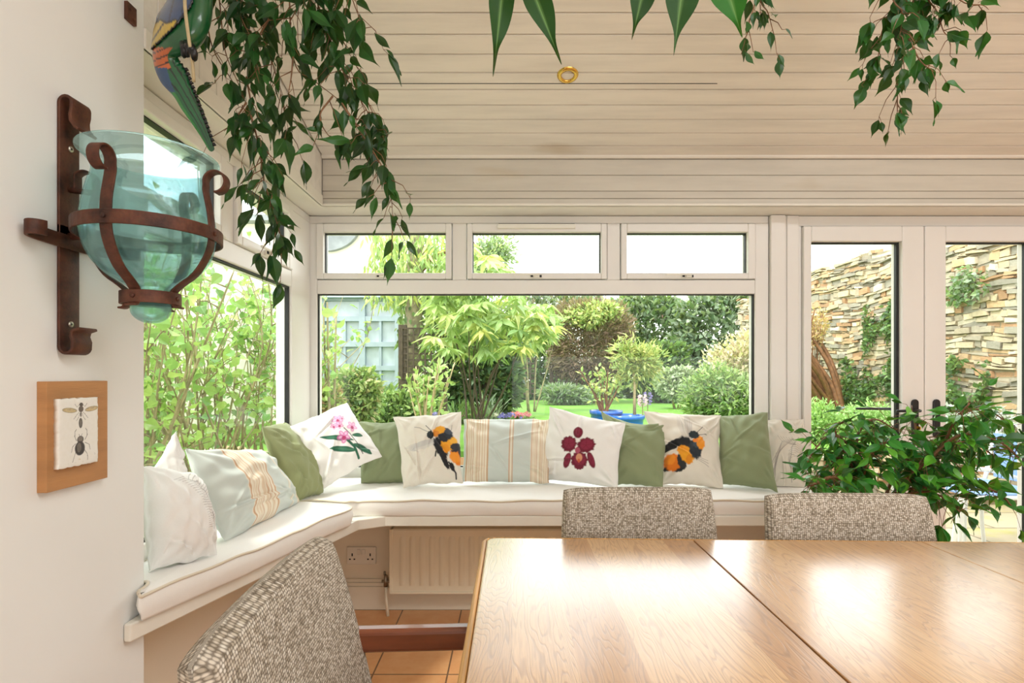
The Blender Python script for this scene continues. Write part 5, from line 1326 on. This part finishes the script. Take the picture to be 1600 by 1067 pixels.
def SH(name, label, cat, px0, px1, py0, py1, Y, n, L, W, cols, seed, dy=.6, **k):
    """shrub whose crown spans the measured box at distance Y"""
    a = P(px0, py0, Y); b = P(px1, py1, Y)
    return shrub(name, label, cat, ((a.x+b.x)/2, Y, (a.z+b.z)/2), ((b.x-a.x)/2, (b.x-a.x)/2*dy, (a.z-b.z)/2), n, L, W, cols, seed, **k)
Gd = [(58, 96, 42), (78, 120, 56), (44, 78, 38)]; Gm = [(96, 146, 56), (124, 168, 66), (76, 120, 50)]; Gl = [(158, 194, 84), (186, 210, 110), (128, 172, 66)]
Gy = [(206, 206, 98), (190, 186, 84), (160, 176, 80)]; Br = [(150, 110, 84), (124, 92, 70), (170, 134, 104)]; Ps = [(150, 172, 140), (120, 150, 116), (176, 190, 160)]
# back row
SH('evergreen_hedge', 'tall ivy green hedge with pink blooms behind the brown dome bush', 'hedge', 945, 1075, 470, 640, 18.5, 9000, .24, .13, Gd+Ps+Gm, 1, dy=.5, boxy=True, stems=0, flowers=([(220, 120, 140)], 40, .16))
SH('evergreen_hedge', 'tall dark green hedge at the far right, behind the light bush by the window edge', 'hedge', 1062, 1250, 462, 640, 16.5, 9000, .24, .13, Gd+Ps, 2, dy=.35, boxy=True, stems=0)
SH('climbing_shrub', 'pale grey green shrubbery above the middle trellis, beneath the white sky', 'hedge', 770, 965, 464, 630, 23, 8000, .26, .14, Ps+[(170, 150, 120)]+Gd, 3, dy=.3, boxy=True, stems=0)
SH('evergreen_hedge', 'green hedge behind the pale tree trunk and the whorled leaf shrub', 'hedge', 560, 790, 470, 630, 22, 8000, .26, .14, Gd+Gm, 33, dy=.3, boxy=True, stems=0)
SH('dome_bush', 'round brown twiggy bush with a green crown in front of the far hedge', 'bush', 862, 980, 476, 588, 15, 10000, .20, .035, Br+[(150, 128, 92), (96, 74, 56)], 4, lobes=10, stems=7, stemmat='twig', boxy=True, dy=.6)
SH('climbing_vine', 'yellow green leafy cap growing over the brown dome bush', 'vine', 872, 976, 470, 520, 14.6, 2600, .14, .07, Gl+Gy, 5, stems=2, dy=.75)
SH('laurel_bush', 'dark leafy laurel behind the dark trellis in the middle of the garden', 'bush', 796, 884, 520, 625, 17.2, 3500, .2, .1, Gd+Gm, 6, stems=4, boxy=True)
SH('fern_patch', 'low blue green fern patch at the foot of the trellis', 'plant', 845, 925, 600, 634, 14.2, 1600, .2, .05, Ps+Gm, 7, stems=0, lobes=9)
SH('low_shrub', 'white edged variegated shrub beside the standard tree, behind the right green bush', 'shrub', 1022, 1092, 568, 632, 12.5, 2200, .12, .06, [(206, 214, 180), (170, 190, 140), (120, 150, 96)], 8, stems=4)
SH('low_shrub', 'dark green shrub between the standard tree and the far right hedge', 'shrub', 1000, 1075, 540, 625, 15.2, 2600, .18, .1, Gd+Gm, 39, stems=3, boxy=True)
SH('leafy_bush', 'large light green bush at the right edge of the garden window', 'bush', 1062, 1215, 560, 690, 8.2, 7500, .10, .035, Gl+Gm+[(150, 160, 110)], 9, stems=12, lobes=10, stemr=.012)
SH('flowering_shrub', 'pinkish beige blossoming shrub above the light green bush at the right edge', 'shrub', 1095, 1220, 505, 620, 9.6, 3600, .09, .045, [(214, 186, 150), (196, 200, 120), (222, 206, 176)], 10, stems=9, stemmat='twig', stemr=.012)
# standard tree and potted plants
SH('standard_tree', 'slim standard tree with a yellow green crown growing from a blue pot', 'tree', 950, 1040, 520, 622, 6.4, 1900, .085, .022, Gy+Gl, 11, stems=0, lobes=8, fill=.95, ground=.78, droop=.0)
def pot(px0, px1, ptop, Y, label, soil='terra'):
    cx = P((px0+px1)/2, 0, Y).x; r = (px1-px0)/2*Y/F; z1 = P(0, ptop, Y).z
    root = empty('blue_plant_pot', (cx, Y, GZ), label, 'pot', 'blue glazed pots on the garden bed')
    MB().lathe([(r*.68, GZ), (r*.75, GZ+.02), (r*.95, z1-.1), (r*.97, z1-.05), (r*1.03, z1-.045), (r*1.03, z1), (r*.93, z1), (r*.91, z1-.06)], cx, Y, 40, cap0=True).build('body', M['bluepot'], root, True)
    MB().lathe([(.001, z1-.03), (r*.93, z1-.03)], cx, Y, 24).build('soil', M[soil], root)
    if soil == 'soil':
        m = MB(); m.tube([(cx+.03+.055*math.cos(t), Y-r*.985, z1-.17+.055*math.sin(t)) for t in [i*.33 for i in range(20)]], .006, 6); m.build('moulded_swirl', M['bluepot'], root, True)
    return cx, z1
cx1, z1 = pot(922, 972, 641, 6.6, 'blue glazed plant pot holding the reddish stemmed shrub')
cx2, z2 = pot(948, 1006, 648, 6.3, 'blue glazed plant pot holding the standard tree and a hyacinth', 'soil')
st = bpy.data.objects['standard_tree']
MB().tube([(P(990, 0, 6.4).x, 6.35, .70), (P(991, 0, 6.4).x, 6.38, 1.0), (P(989, 0, 6.4).x, 6.4, 1.35)], [.02, .016, .012], 8).build('trunk', M['rope'], st, True)
def stemmy(name, label, px, pyb, pxs, pyt, Y, cols, seed, nst=7, leafL=.09, gz=None, n=26, col='twig'):
    rr = random.Random(seed); rnd = np.random.RandomState(seed); b0 = P(px, pyb, Y); gz = b0.z if gz is None else gz
    root = empty(name, (b0.x, Y, gz), label, 'shrub'); wood = MB(); LP, LD = [], []
    for i in range(nst):
        tx = pxs[0]+(pxs[1]-pxs[0])*(i+.5)/nst+rr.uniform(-4, 4); ty = pyt+rr.uniform(0, 28)
        e = P(tx, ty, Y+rr.uniform(-.2, .2)); md = Vector((b0.x, Y, gz)).lerp(e, .5)+Vector((rr.uniform(-.03, .03), 0, 0))
        cv = catmull([(b0.x+rr.uniform(-.05, .05), Y, gz-.02), md, e], 6); wood.tube(cv, [.016*(1-.6*j/(len(cv)-1)) for j in range(len(cv))], 6)
        for k in range(n):
            t = rr.uniform(.45, 1); p = cv[int(t*(len(cv)-1))]
            d = Vector((rr.gauss(0, 1), rr.gauss(0, 1), rr.gauss(.3, .8))).normalized(); LP.append(p+d*rr.uniform(.01, .09)); LD.append(d+Vector((0, 0, .4)))
    wood.build('stems', M[col], root, True); n = len(LP)
    V, Fq, C = leaves(np.array(LP), np.array(LD), leafL*rnd.uniform(.6, 1.2, n), leafL*.45, pick(cols, n, rnd), OVALW, roll=np.array([[0, -.5, 1]])*np.ones((n, 1)), rnd=rnd)
    link('foliage', fastmesh('foliage', V, Fq, C), M['leaf'], root, True); return root
stemmy('potted_shrub', 'upright shrub with reddish stems and bright leaves in the left blue pot', 945, 646, (905, 972), 575, 6.6, Gl+[(206, 214, 60)], 31, 9, .08, z1-.03, 22)
# hyacinths
def hyacinth(px, py, Y, col, label, gz):
    p = P(px, py, Y); root = empty('hyacinth', (p.x, Y, gz), label, 'flower', 'hyacinths in the blue pot')
    MB().tube([(p.x, Y, gz), (p.x, Y, p.z-.04)], .006, 6).build('stalk', M['stemgrey'], root)
    rnd = np.random.RandomState(int(px)); n = 90; a = rnd.uniform(0, 6.28, n); z = rnd.uniform(-.07, .07, n); r = .03*np.sqrt(np.clip(1-(z/.085)**2, 0, 1))
    pos = np.stack([p.x+r*np.cos(a), Y+r*np.sin(a), p.z+z], 1); d = np.stack([np.cos(a), np.sin(a), z*0+.2], 1)
    V, Fq, C = leaves(pos, d, .035, .022, pick(col, n, rnd), OVALW, rnd=rnd); link('blossom', fastmesh('blossom', V, Fq, C), M['leaf'], root, True)
hyacinth(1004, 626, 6.2, [(236, 190, 214), (244, 220, 232)], 'pale pink hyacinth spike in the blue pot, left of the violet one', z2-.03)
hyacinth(1012, 623, 6.3, [(120, 100, 196), (150, 126, 214)], 'violet hyacinth spike in the blue pot, right of the pale pink one', z2-.03)
# central trees
def trunk(name, label, cat, pts, rad, mat='bark', parent=None, **k):
    m = MB(); cv = catmull(pts, 6); n = len(cv); m.tube(cv, [rad*(1-.35*i/(n-1))*(1+.06*math.sin(i*1.7)) for i in range(n)], 12); o = m.build(name, M[mat], parent, True)
    return o
TY = 7.6
wt_ = empty('ivy_clad_tree', (P(640, 0, TY).x, TY, GZ), 'pale barked tree trunk with long drooping yellow green leaves, right of the outbuilding', 'tree')
trunk('trunk', None, None, [P(640, 690, TY), P(641, 600, TY), P(646, 520, TY), P(648, 440, TY), P(652, 330, TY), P(640, 250, TY)], .15, parent=wt_)
trunk('bough', None, None, [P(648, 430, TY), P(690, 395, TY), P(740, 380, TY+.3)], .045, 'twig', wt_)
def droopleaves(px0, px1, py0, py1, Y, n, cols, seed, L, W, parent, name='foliage', dy=1.2, dz=-1.0, clump=0):
    rnd = np.random.RandomState(seed); a = P(px0, py0, Y); b = P(px1, py1, Y)
    if clump:
        cc_ = np.stack([rnd.uniform(a.x, b.x, clump), rnd.uniform(Y-dy/2, Y+dy/2, clump), rnd.uniform(b.z, a.z, clump)], 1)
        pos = cc_[rnd.randint(clump, size=n)]+rnd.normal(size=(n, 3))*np.array([.04, .04, .03])
    else: pos = np.stack([rnd.uniform(a.x, b.x, n), rnd.uniform(Y-dy/2, Y+dy/2, n), rnd.uniform(b.z, a.z, n)], 1)
    d = rnd.normal(size=(n, 3))*np.array([.45, .45, .3])+np.array([0, 0, dz])
    V, Fq, C = leaves(pos, d, L*rnd.uniform(.6, 1.3, n), W, pick(cols, n, rnd), OVALW, roll=np.array([[0, -1, .3]])*np.ones((n, 1)), rnd=rnd)
    link(name, fastmesh(name, V, Fq, C), M['leaf'], parent, True)
droopleaves(585, 715, 362, 475, TY, 1500, Gl+[(206, 210, 60), (110, 146, 56)], 41, .16, .032, wt_)
droopleaves(625, 690, 440, 610, TY+.1, 800, Gm+Gd+Gl, 42, .11, .045, wt_, 'ivy', .5)
def trellis(px0, px1, py0, py1, Y, nx, ny, label, mat, posts=(), gz=GZ):
    a = P(px0, py0, Y); b = P(px1, py1, Y); root = empty('trellis', ((a.x+b.x)/2, Y, gz), label, 'trellis', None)
    m = MB(); t = .012*Y/8
    for i in range(nx+1): x = a.x+(b.x-a.x)*i/nx; m.box(x-t, x+t, Y-t, Y, b.z, a.z)
    for j in range(ny+1): z = b.z+(a.z-b.z)*j/ny; m.box(a.x, b.x, Y, Y+t, z-t, z+t)
    m.build('lattice', M[mat], root)
    for px in posts or (px0, px1): x = P(px, 0, Y).x; MB().box(x-.05, x+.05, Y+.01, Y+.11, gz-.02, a.z+.05).build('post', M[mat], root)
trellis(628, 692, 513, 592, TY-.35, 7, 8, 'brown square trellis leaning by the pale tree trunk', 'darktrellis')
trellis(862, 932, 571, 614, 14.9, 9, 5, 'dark square trellis below the brown dome bush', 'darktrellis')
trellis(806, 836, 560, 615, 15.2, 4, 7, 'short dark trellis with a post, left of the brown dome bush', 'darktrellis', (808,))
# large umbrella-leaf shrub: whorls of drooping leaves
def whorl_tree():
    Y = 6.6; rr = random.Random(77); rnd = np.random.RandomState(77)
    root = empty('whorled_leaf_tree', (P(745, 0, Y).x, Y, GZ), 'large spreading shrub with whorls of long pale green leaves in mid garden', 'tree')
    wood = MB(); base = Vector((P(742, 0, Y).x, Y, GZ-.02)); LP, LD, LL, CI = [], [], [], []
    for k in range(190):
        px = rr.uniform(668, 862); top = 445 if px < 820 else 470; low = 560-abs(px-750)*.25
        py = rr.uniform(top, low) if k < 165 else rr.uniform(380, 450)
        if k >= 165: px = rr.uniform(680, 790)
        e = P(px, py, Y+rr.uniform(-.9, .7)); 
        if k % 21 == 0:
            md = base.lerp(e, .5)+Vector((rr.uniform(-.1, .1), 0, rr.uniform(-.1, .2))); cv = catmull([base+Vector((rr.uniform(-.12, .12), rr.uniform(-.1, .1), 0)), md, e], 5); wood.tube(cv, [.016*(1-.8*i/(len(cv)-1)) for i in range(len(cv))], 6)
        nl = rr.randint(7, 10); a0 = rr.uniform(0, 6.28)
        for j in range(nl):
            a = a0+6.283*j/nl; LP.append(e); LD.append(Vector((math.cos(a), math.sin(a), rr.uniform(-.75, -.1)))); LL.append(rr.uniform(.17, .26)); CI.append(k)
    n = len(LP); cols = pick(Gl+[(214, 218, 96), (150, 188, 96), (108, 158, 72)], 190, rnd)[np.array(CI)]*rnd.uniform(.85, 1.1, (n, 1))
    V, Fq, C = leaves(np.array(LP), np.array(LD), np.array(LL), np.array(LL)*.25, np.clip(cols, 0, 1), OVALW, roll=np.array([[0, 0, 1]])*np.ones((n, 1)), curl=.25, vein=L3((220, 230, 150)), rnd=rnd)
    wood.build('trunks', M['darktrellis'], root, True); link('leaf_whorls', fastmesh('leaf_whorls', V, Fq, C), M['leaf'], root, True)
whorl_tree()
SH('evergreen_bush', 'dark glossy evergreen bush under the whorled leaf tree', 'bush', 690, 806, 505, 652, 10.0, 5500, .19, .075, [(40, 84, 38), (60, 108, 48), (34, 66, 32), (96, 140, 70)], 13, stems=7, stemmat='darktrellis', stemr=.018, boxy=True)
# left foreground shrubs
SH('azalea_bush', 'light green azalea like bush outside the left part of the garden window', 'bush', 492, 600, 555, 700, 5.0, 4200, .075, .03, Gl+Gm+[(214, 190, 130)], 14, stems=10, stemmat='twig', ground=-.1, detail=True)
SH('azalea_bush', 'yellow tipped bush lower left behind the pink orchid pillow', 'bush', 468, 548, 590, 720, 4.3, 2600, .05, .02, Gl+[(216, 150, 104), (196, 178, 90)], 15, stems=8, stemmat='twig', ground=-.1, detail=True)
SH('leafy_bush', 'mid green bush in front of the outbuilding windows', 'bush', 548, 668, 590, 700, 6.2, 3800, .095, .035, Gm+Gl, 16, stems=9, stemmat='twig', detail=True)
stemmy('branching_shrub', 'shrub with bare pale branching stems and fresh green tips behind the left bee pillow', 665, 668, (630, 715), 566, 5.7, Gl+[(170, 214, 70)], 33, 9, .10, GZ, 18, 'rope')
stemmy('tall_shrub', 'tall thin stemmed shrub with bright leaves at the left edge of the garden window', 508, 700, (500, 530), 470, 4.2, [(150, 196, 60), (180, 214, 84)], 34, 3, .09, -.1, 30, 'stemgrey')
# trees showing in the top lights
SH('pale_tree', 'pale feathery tree against the white sky in the middle top light', 'tree', 712, 812, 352, 470, 14, 4200, .12, .05, Ps+Gl, 17, stems=5, fill=.9)
SH('leafy_bush', 'green leafy growth between the whorled leaf tree and the brown dome bush', 'bush', 780, 880, 478, 560, 11.5, 4200, .12, .05, Gm+Gl, 18, stems=5)
# primulas
def primula(px, py, Y, cols, label, seed):
    rnd = np.random.RandomState(seed); p = P(px, py, Y); gz = GZ if p.z > GZ+.02 else GZ
    root = empty('primula_clump', (p.x, Y, GZ), label, 'flowers', 'primulas along the flower bed')
    n = 26; pos = np.stack([p.x+rnd.normal(size=n)*.07, Y+rnd.normal(size=n)*.07, GZ+.10+rnd.uniform(0, .05, n)], 1)
    V, Fq, C = leaves(np.repeat(pos, 3, 0), rnd.normal(size=(n*3, 3))+np.array([0, -.5, .3]), .045, .045, pick(cols, n*3, rnd), OVALW, rnd=rnd, roll=np.array([[0, -1, .6]])*np.ones((n*3, 1)))
    link('blossom', fastmesh('blossom', V, Fq, C), M['leaf'], root, True)
    n = 40; pos = np.stack([p.x+rnd.normal(size=n)*.05, Y+rnd.normal(size=n)*.05, np.full(n, GZ+.01)], 1); d = rnd.normal(size=(n, 3))*.6+np.array([0, 0, .7])
    V, Fq, C = leaves(pos, d, .14, .05, pick(Gm, n, rnd), OVALW, rnd=rnd); link('leaves', fastmesh('leaves', V, Fq, C), M['leaf'], root, True)
for i, (px, cl, nm) in enumerate(((668, [(214, 60, 110), (236, 120, 160)], 'deep pink primula clump nearest the branching shrub'), (684, [(112, 92, 204), (150, 130, 220)], 'violet primula clump next to the deep pink one'), (722, [(232, 110, 160)], 'pink primula clump above the left bee pillow corner'), (748, [(200, 50, 90)], 'crimson primula clump under the whorled leaf tree'), (776, [(240, 236, 226), (232, 220, 150)], 'creamy white primula clump in the middle of the bed'), (790, [(110, 90, 200)], 'violet primula clump right of the creamy white one'), (806, [(226, 70, 70), (240, 120, 90)], 'red primula clump near the lawn'), (818, [(232, 90, 130)], 'rose primula clump at the right end of the bed'))):
    primula(px, 652, 9.0-.12*(i % 3), cl, nm, 90+i)
def tuft(px, Y, label, seed, h=.42, n=60, cols=Gm):
    rnd = np.random.RandomState(seed); x = P(px, 0, Y).x
    pos = np.stack([x+rnd.normal(size=n)*.06, Y+rnd.normal(size=n)*.06, np.full(n, GZ-.01)], 1); d = rnd.normal(size=(n, 3))*.28+np.array([0, 0, 1])
    V, Fq, C = leaves(pos, d, h*rnd.uniform(.6, 1.1, n), .02, pick(cols, n, rnd), OVALW, rnd=rnd, curl=.3)
    tag(link('daffodil_clump', fastmesh('daffodil_clump', V, Fq, C), M['leaf'], None, True), label, 'plant', 'leaf tufts in the flower bed')
tuft(712, 8.5, 'tuft of strap leaves left of the dark evergreen bush', 51); tuft(742, 8.7, 'tuft of strap leaves in the middle of the flower bed', 52); tuft(764, 8.8, 'tuft of pale strap leaves at the lawn end of the flower bed', 53, .5, 60, Ps)
# thicket outside the left window
def thicket():
    rr = random.Random(5); rnd = np.random.RandomState(5)
    groups = [('multi-stemmed shrub nearest the wall end, outside the left window', -1.85, 1.9), ('multi-stemmed shrub in the middle of the left window', -2.05, 2.9), ('multi-stemmed shrub with denser leaves by the far corner post', -1.95, 3.9), ('taller pale stemmed shrub at the back of the thicket by the cream wall', -2.9, 4.3)]
    for gi, (lab, gx, gy) in enumerate(groups):
        root = empty('thicket_shrub', (gx, gy, -.1), lab, 'shrub', 'bare stemmed shrubs outside the left window')
        wood = MB(); LP, LD = [], []
        for i in range(40):
            b0 = Vector((gx+rr.gauss(0, .16), gy+rr.gauss(0, .35), -.1)); lean = Vector((rr.gauss(0, .25), rr.gauss(0, .45), 0)); h = rr.uniform(1.5, 2.35)
            cv = catmull([b0, b0+lean*.35+Vector((rr.gauss(0, .05), rr.gauss(0, .06), h*.35)), b0+lean*.8+Vector((0, rr.gauss(0, .12), h*.7)), b0+lean*1.1+Vector((rr.gauss(0, .1), rr.gauss(0, .18), h))], 5)
            n = len(cv); r0 = rr.uniform(.006, .014); wood.tube(cv, [r0*(1-.7*j/(n-1)) for j in range(n)], 5)
            for s_ in range(5):
                j = rr.randint(3, n-2); p = cv[j]; d = Vector((rr.gauss(0, 1), rr.gauss(0, 1), rr.uniform(.2, 1))).normalized()*rr.uniform(.12, .32)
                if p.x+d.x > -1.36: d.x = -abs(d.x)
                q = p+d
                wood.tube([p, p+d*.5+Vector((0, 0, .02)), q], [.004, .003, .0015], 4)
                for _ in range(5):
                    t = rr.uniform(.2, 1); LP.append(p+d*t+Vector((rr.gauss(0, .03), rr.gauss(0, .03), rr.gauss(0, .03)))); LD.append(Vector((rr.gauss(0, 1), rr.gauss(0, 1), rr.gauss(-.1, .6))))
            for _ in range(8):
                j = rr.randint(int(n*.5), n-1); LP.append(cv[j]+Vector((rr.gauss(0, .06), rr.gauss(0, .06), rr.gauss(0, .05)))); LD.append(Vector((rr.gauss(0, 1), rr.gauss(0, 1), rr.gauss(0, .6))))
        wood.build('stems', M['stemgrey'], root, True); n = len(LP)
        V, Fq, C = leaves(np.array(LP), np.array(LD), .07*rnd.uniform(.5, 1.2, n), .055, pick([(150, 200, 50), (122, 184, 52), (178, 214, 84), (96, 160, 52)], n, rnd), OVALW, rnd=rnd, curl=.08)
        link('leaves', fastmesh('leaves', V, Fq, C), M['leaf'], root, True)
thicket()
# right-hand bed and climbers on the stone wall
def wallivy(px0, px1, py0, py1, label, seed, n=900, cols=Gm+Gd):
    rnd = np.random.RandomState(seed); N_ = n*2; px = rnd.uniform(px0, px1, N_); py = rnd.uniform(py0, py1, N_)
    keep = (np.sin(px*.11+seed)+np.sin(py*.07+px*.03)+rnd.normal(size=N_)*.5) > .1; px, py = px[keep][:n], py[keep][:n]
    X = 5.62+rnd.uniform(-.08, .02, len(px)); Y = F*X/(px-800); pos = np.stack([X-.0, Y, H-(py-585)*Y/F], 1)
    d = rnd.normal(size=(len(px), 3))*.6+np.array([-.4, 0, -.2])
    V, Fq, C = leaves(pos, d, .07*rnd.uniform(.6, 1.3, len(px)), .055, pick(cols, len(px), rnd), OVALW, rnd=rnd)
    tag(link('wall_ivy', fastmesh('wall_ivy', V, Fq, C), M['leaf'], None, True), label, 'ivy', 'ivy patches on the old stone wall')
wallivy(1350, 1398, 470, 660, 'ivy patch climbing the stone wall left of the first door handle', 61, 1300)
wallivy(1475, 1545, 415, 475, 'small ivy patch high on the stone wall behind the right door', 62, 260, Gm+Ps)
wallivy(1290, 1350, 560, 650, 'ivy patch low on the stone wall by the gnarled trunk', 63, 900)
wallivy(1470, 1545, 560, 640, 'ivy patch low on the stone wall above the fig leaves', 64, 420)
gn = MB(); rr_ = random.Random(8); gY = 8.6
for i in range(16):
    a = P(1310+rr_.uniform(-12, 14), 652+rr_.uniform(-4, 4), gY); b = P(1252+rr_.uniform(-20, 26), 555+rr_.uniform(-40, 30), gY+rr_.uniform(-.3, .5)); md = a.lerp(b, .5)+Vector((rr_.uniform(-.12, .12), 0, rr_.uniform(-.15, .1)))
    gn.tube(catmull([a+Vector((0, 0, -.1)), md, b, b+Vector((rr_.uniform(-.15, .1), 0, rr_.uniform(.2, .6)))], 5), [.05-.0028*j for j in range(16)], 6)
tag(gn.build('gnarled_trunk', M['twig'], None, True), 'gnarled brown twisted climber trunk in front of the old stone wall', 'trunk')
SH('blossoming_climber', 'sparse yellowish twiggy climber against the stone wall above the gnarled trunk', 'shrub', 1235, 1300, 470, 560, 8.9, 700, .06, .03, [(222, 190, 90), (206, 160, 110)], 19, stems=14, stemmat='twig', stemr=.012)
SH('leafy_bush', 'bright green low bush seen through the left door pane beside the post', 'bush', 1230, 1318, 612, 720, 6.4, 2600, .06, .02, [(150, 200, 70), (170, 214, 100), (120, 176, 60)], 20, stems=5, lobes=9)
SH('ground_cover', 'low bright green ground cover behind the door handle', 'plant', 1285, 1430, 618, 700, 7.2, 3500, .06, .025, [(140, 196, 80), (170, 210, 110)], 21, stems=3, lobes=9)
SH('reflection_plant', 'silvery white leaved plant standing in for a pale reflection, behind the potted fig', 'plant', 1462, 1580, 628, 735, 6.1, 3600, .07, .03, [(226, 234, 226), (200, 214, 204), (180, 200, 176)], 22, stems=3, lobes=9)  # pale leaves added in place of a whitish reflection
SH('low_shrub', 'mixed green low shrub in the bed behind the retaining wall, right of the second door', 'shrub', 1380, 1500, 640, 730, 6.3, 2400, .06, .028, Gm+Ps, 23, stems=3)
# garden chair
gc = empty('garden_chair', (3.15, 3.75, -.1), 'white metal garden armchair with a blue mesh seat on the patio outside the doors', 'chair')
def tubeo(name, pts, r=.014, mat='whitemetal'): return MB().tube(catmull(pts, 5), r, 8).build(name, M[mat], gc, True)
gz = -.1
tubeo('arm_frame', [P(1487, 850, 3.5)+Vector((0, 0, -.25)), P(1492, 830, 3.5), P(1505, 760, 3.5), P(1512, 737, 3.5), P(1530, 733, 3.52), P(1570, 740, 3.6), P(1615, 758, 3.75)])
tubeo('arm_frame', [P(1505, 800, 4.1)+Vector((0, 0, -.45)), P(1510, 740, 4.1), P(1515, 716, 4.1), P(1540, 712, 4.1), P(1600, 722, 4.2), P(1640, 735, 4.25)])
MB().box(2.93, 3.5, 3.5, 4.05, .385, .40).build('seat', M['bluemesh'], gc, bevel=.006)
tubeo('seat_rail', [(2.93, 3.5, .38), (3.2, 3.5, .375), (3.5, 3.5, .38)]); tubeo('seat_rail', [(2.93, 4.05, .38), (3.2, 4.05, .375), (3.5, 4.05, .38)])
for a in ((2.9, 3.52), (2.92, 4.03), (3.48, 3.52), (3.48, 4.03)): tubeo('leg', [(a[0], a[1], .38), (a[0], a[1], .1), (a[0]-.02 if a[0] < 3 else a[0]+.02, a[1], -.1)], .013)
tubeo('back_frame', [(3.5, 3.52, .38), (3.6, 3.52, .75), (3.62, 3.78, .8), (3.6, 4.03, .75), (3.5, 4.03, .38)])
MB().box(3.54, 3.55, 3.55, 4.0, .42, .74).build('back_mesh', M['bluemesh'], gc)
SC.frame_set(1)
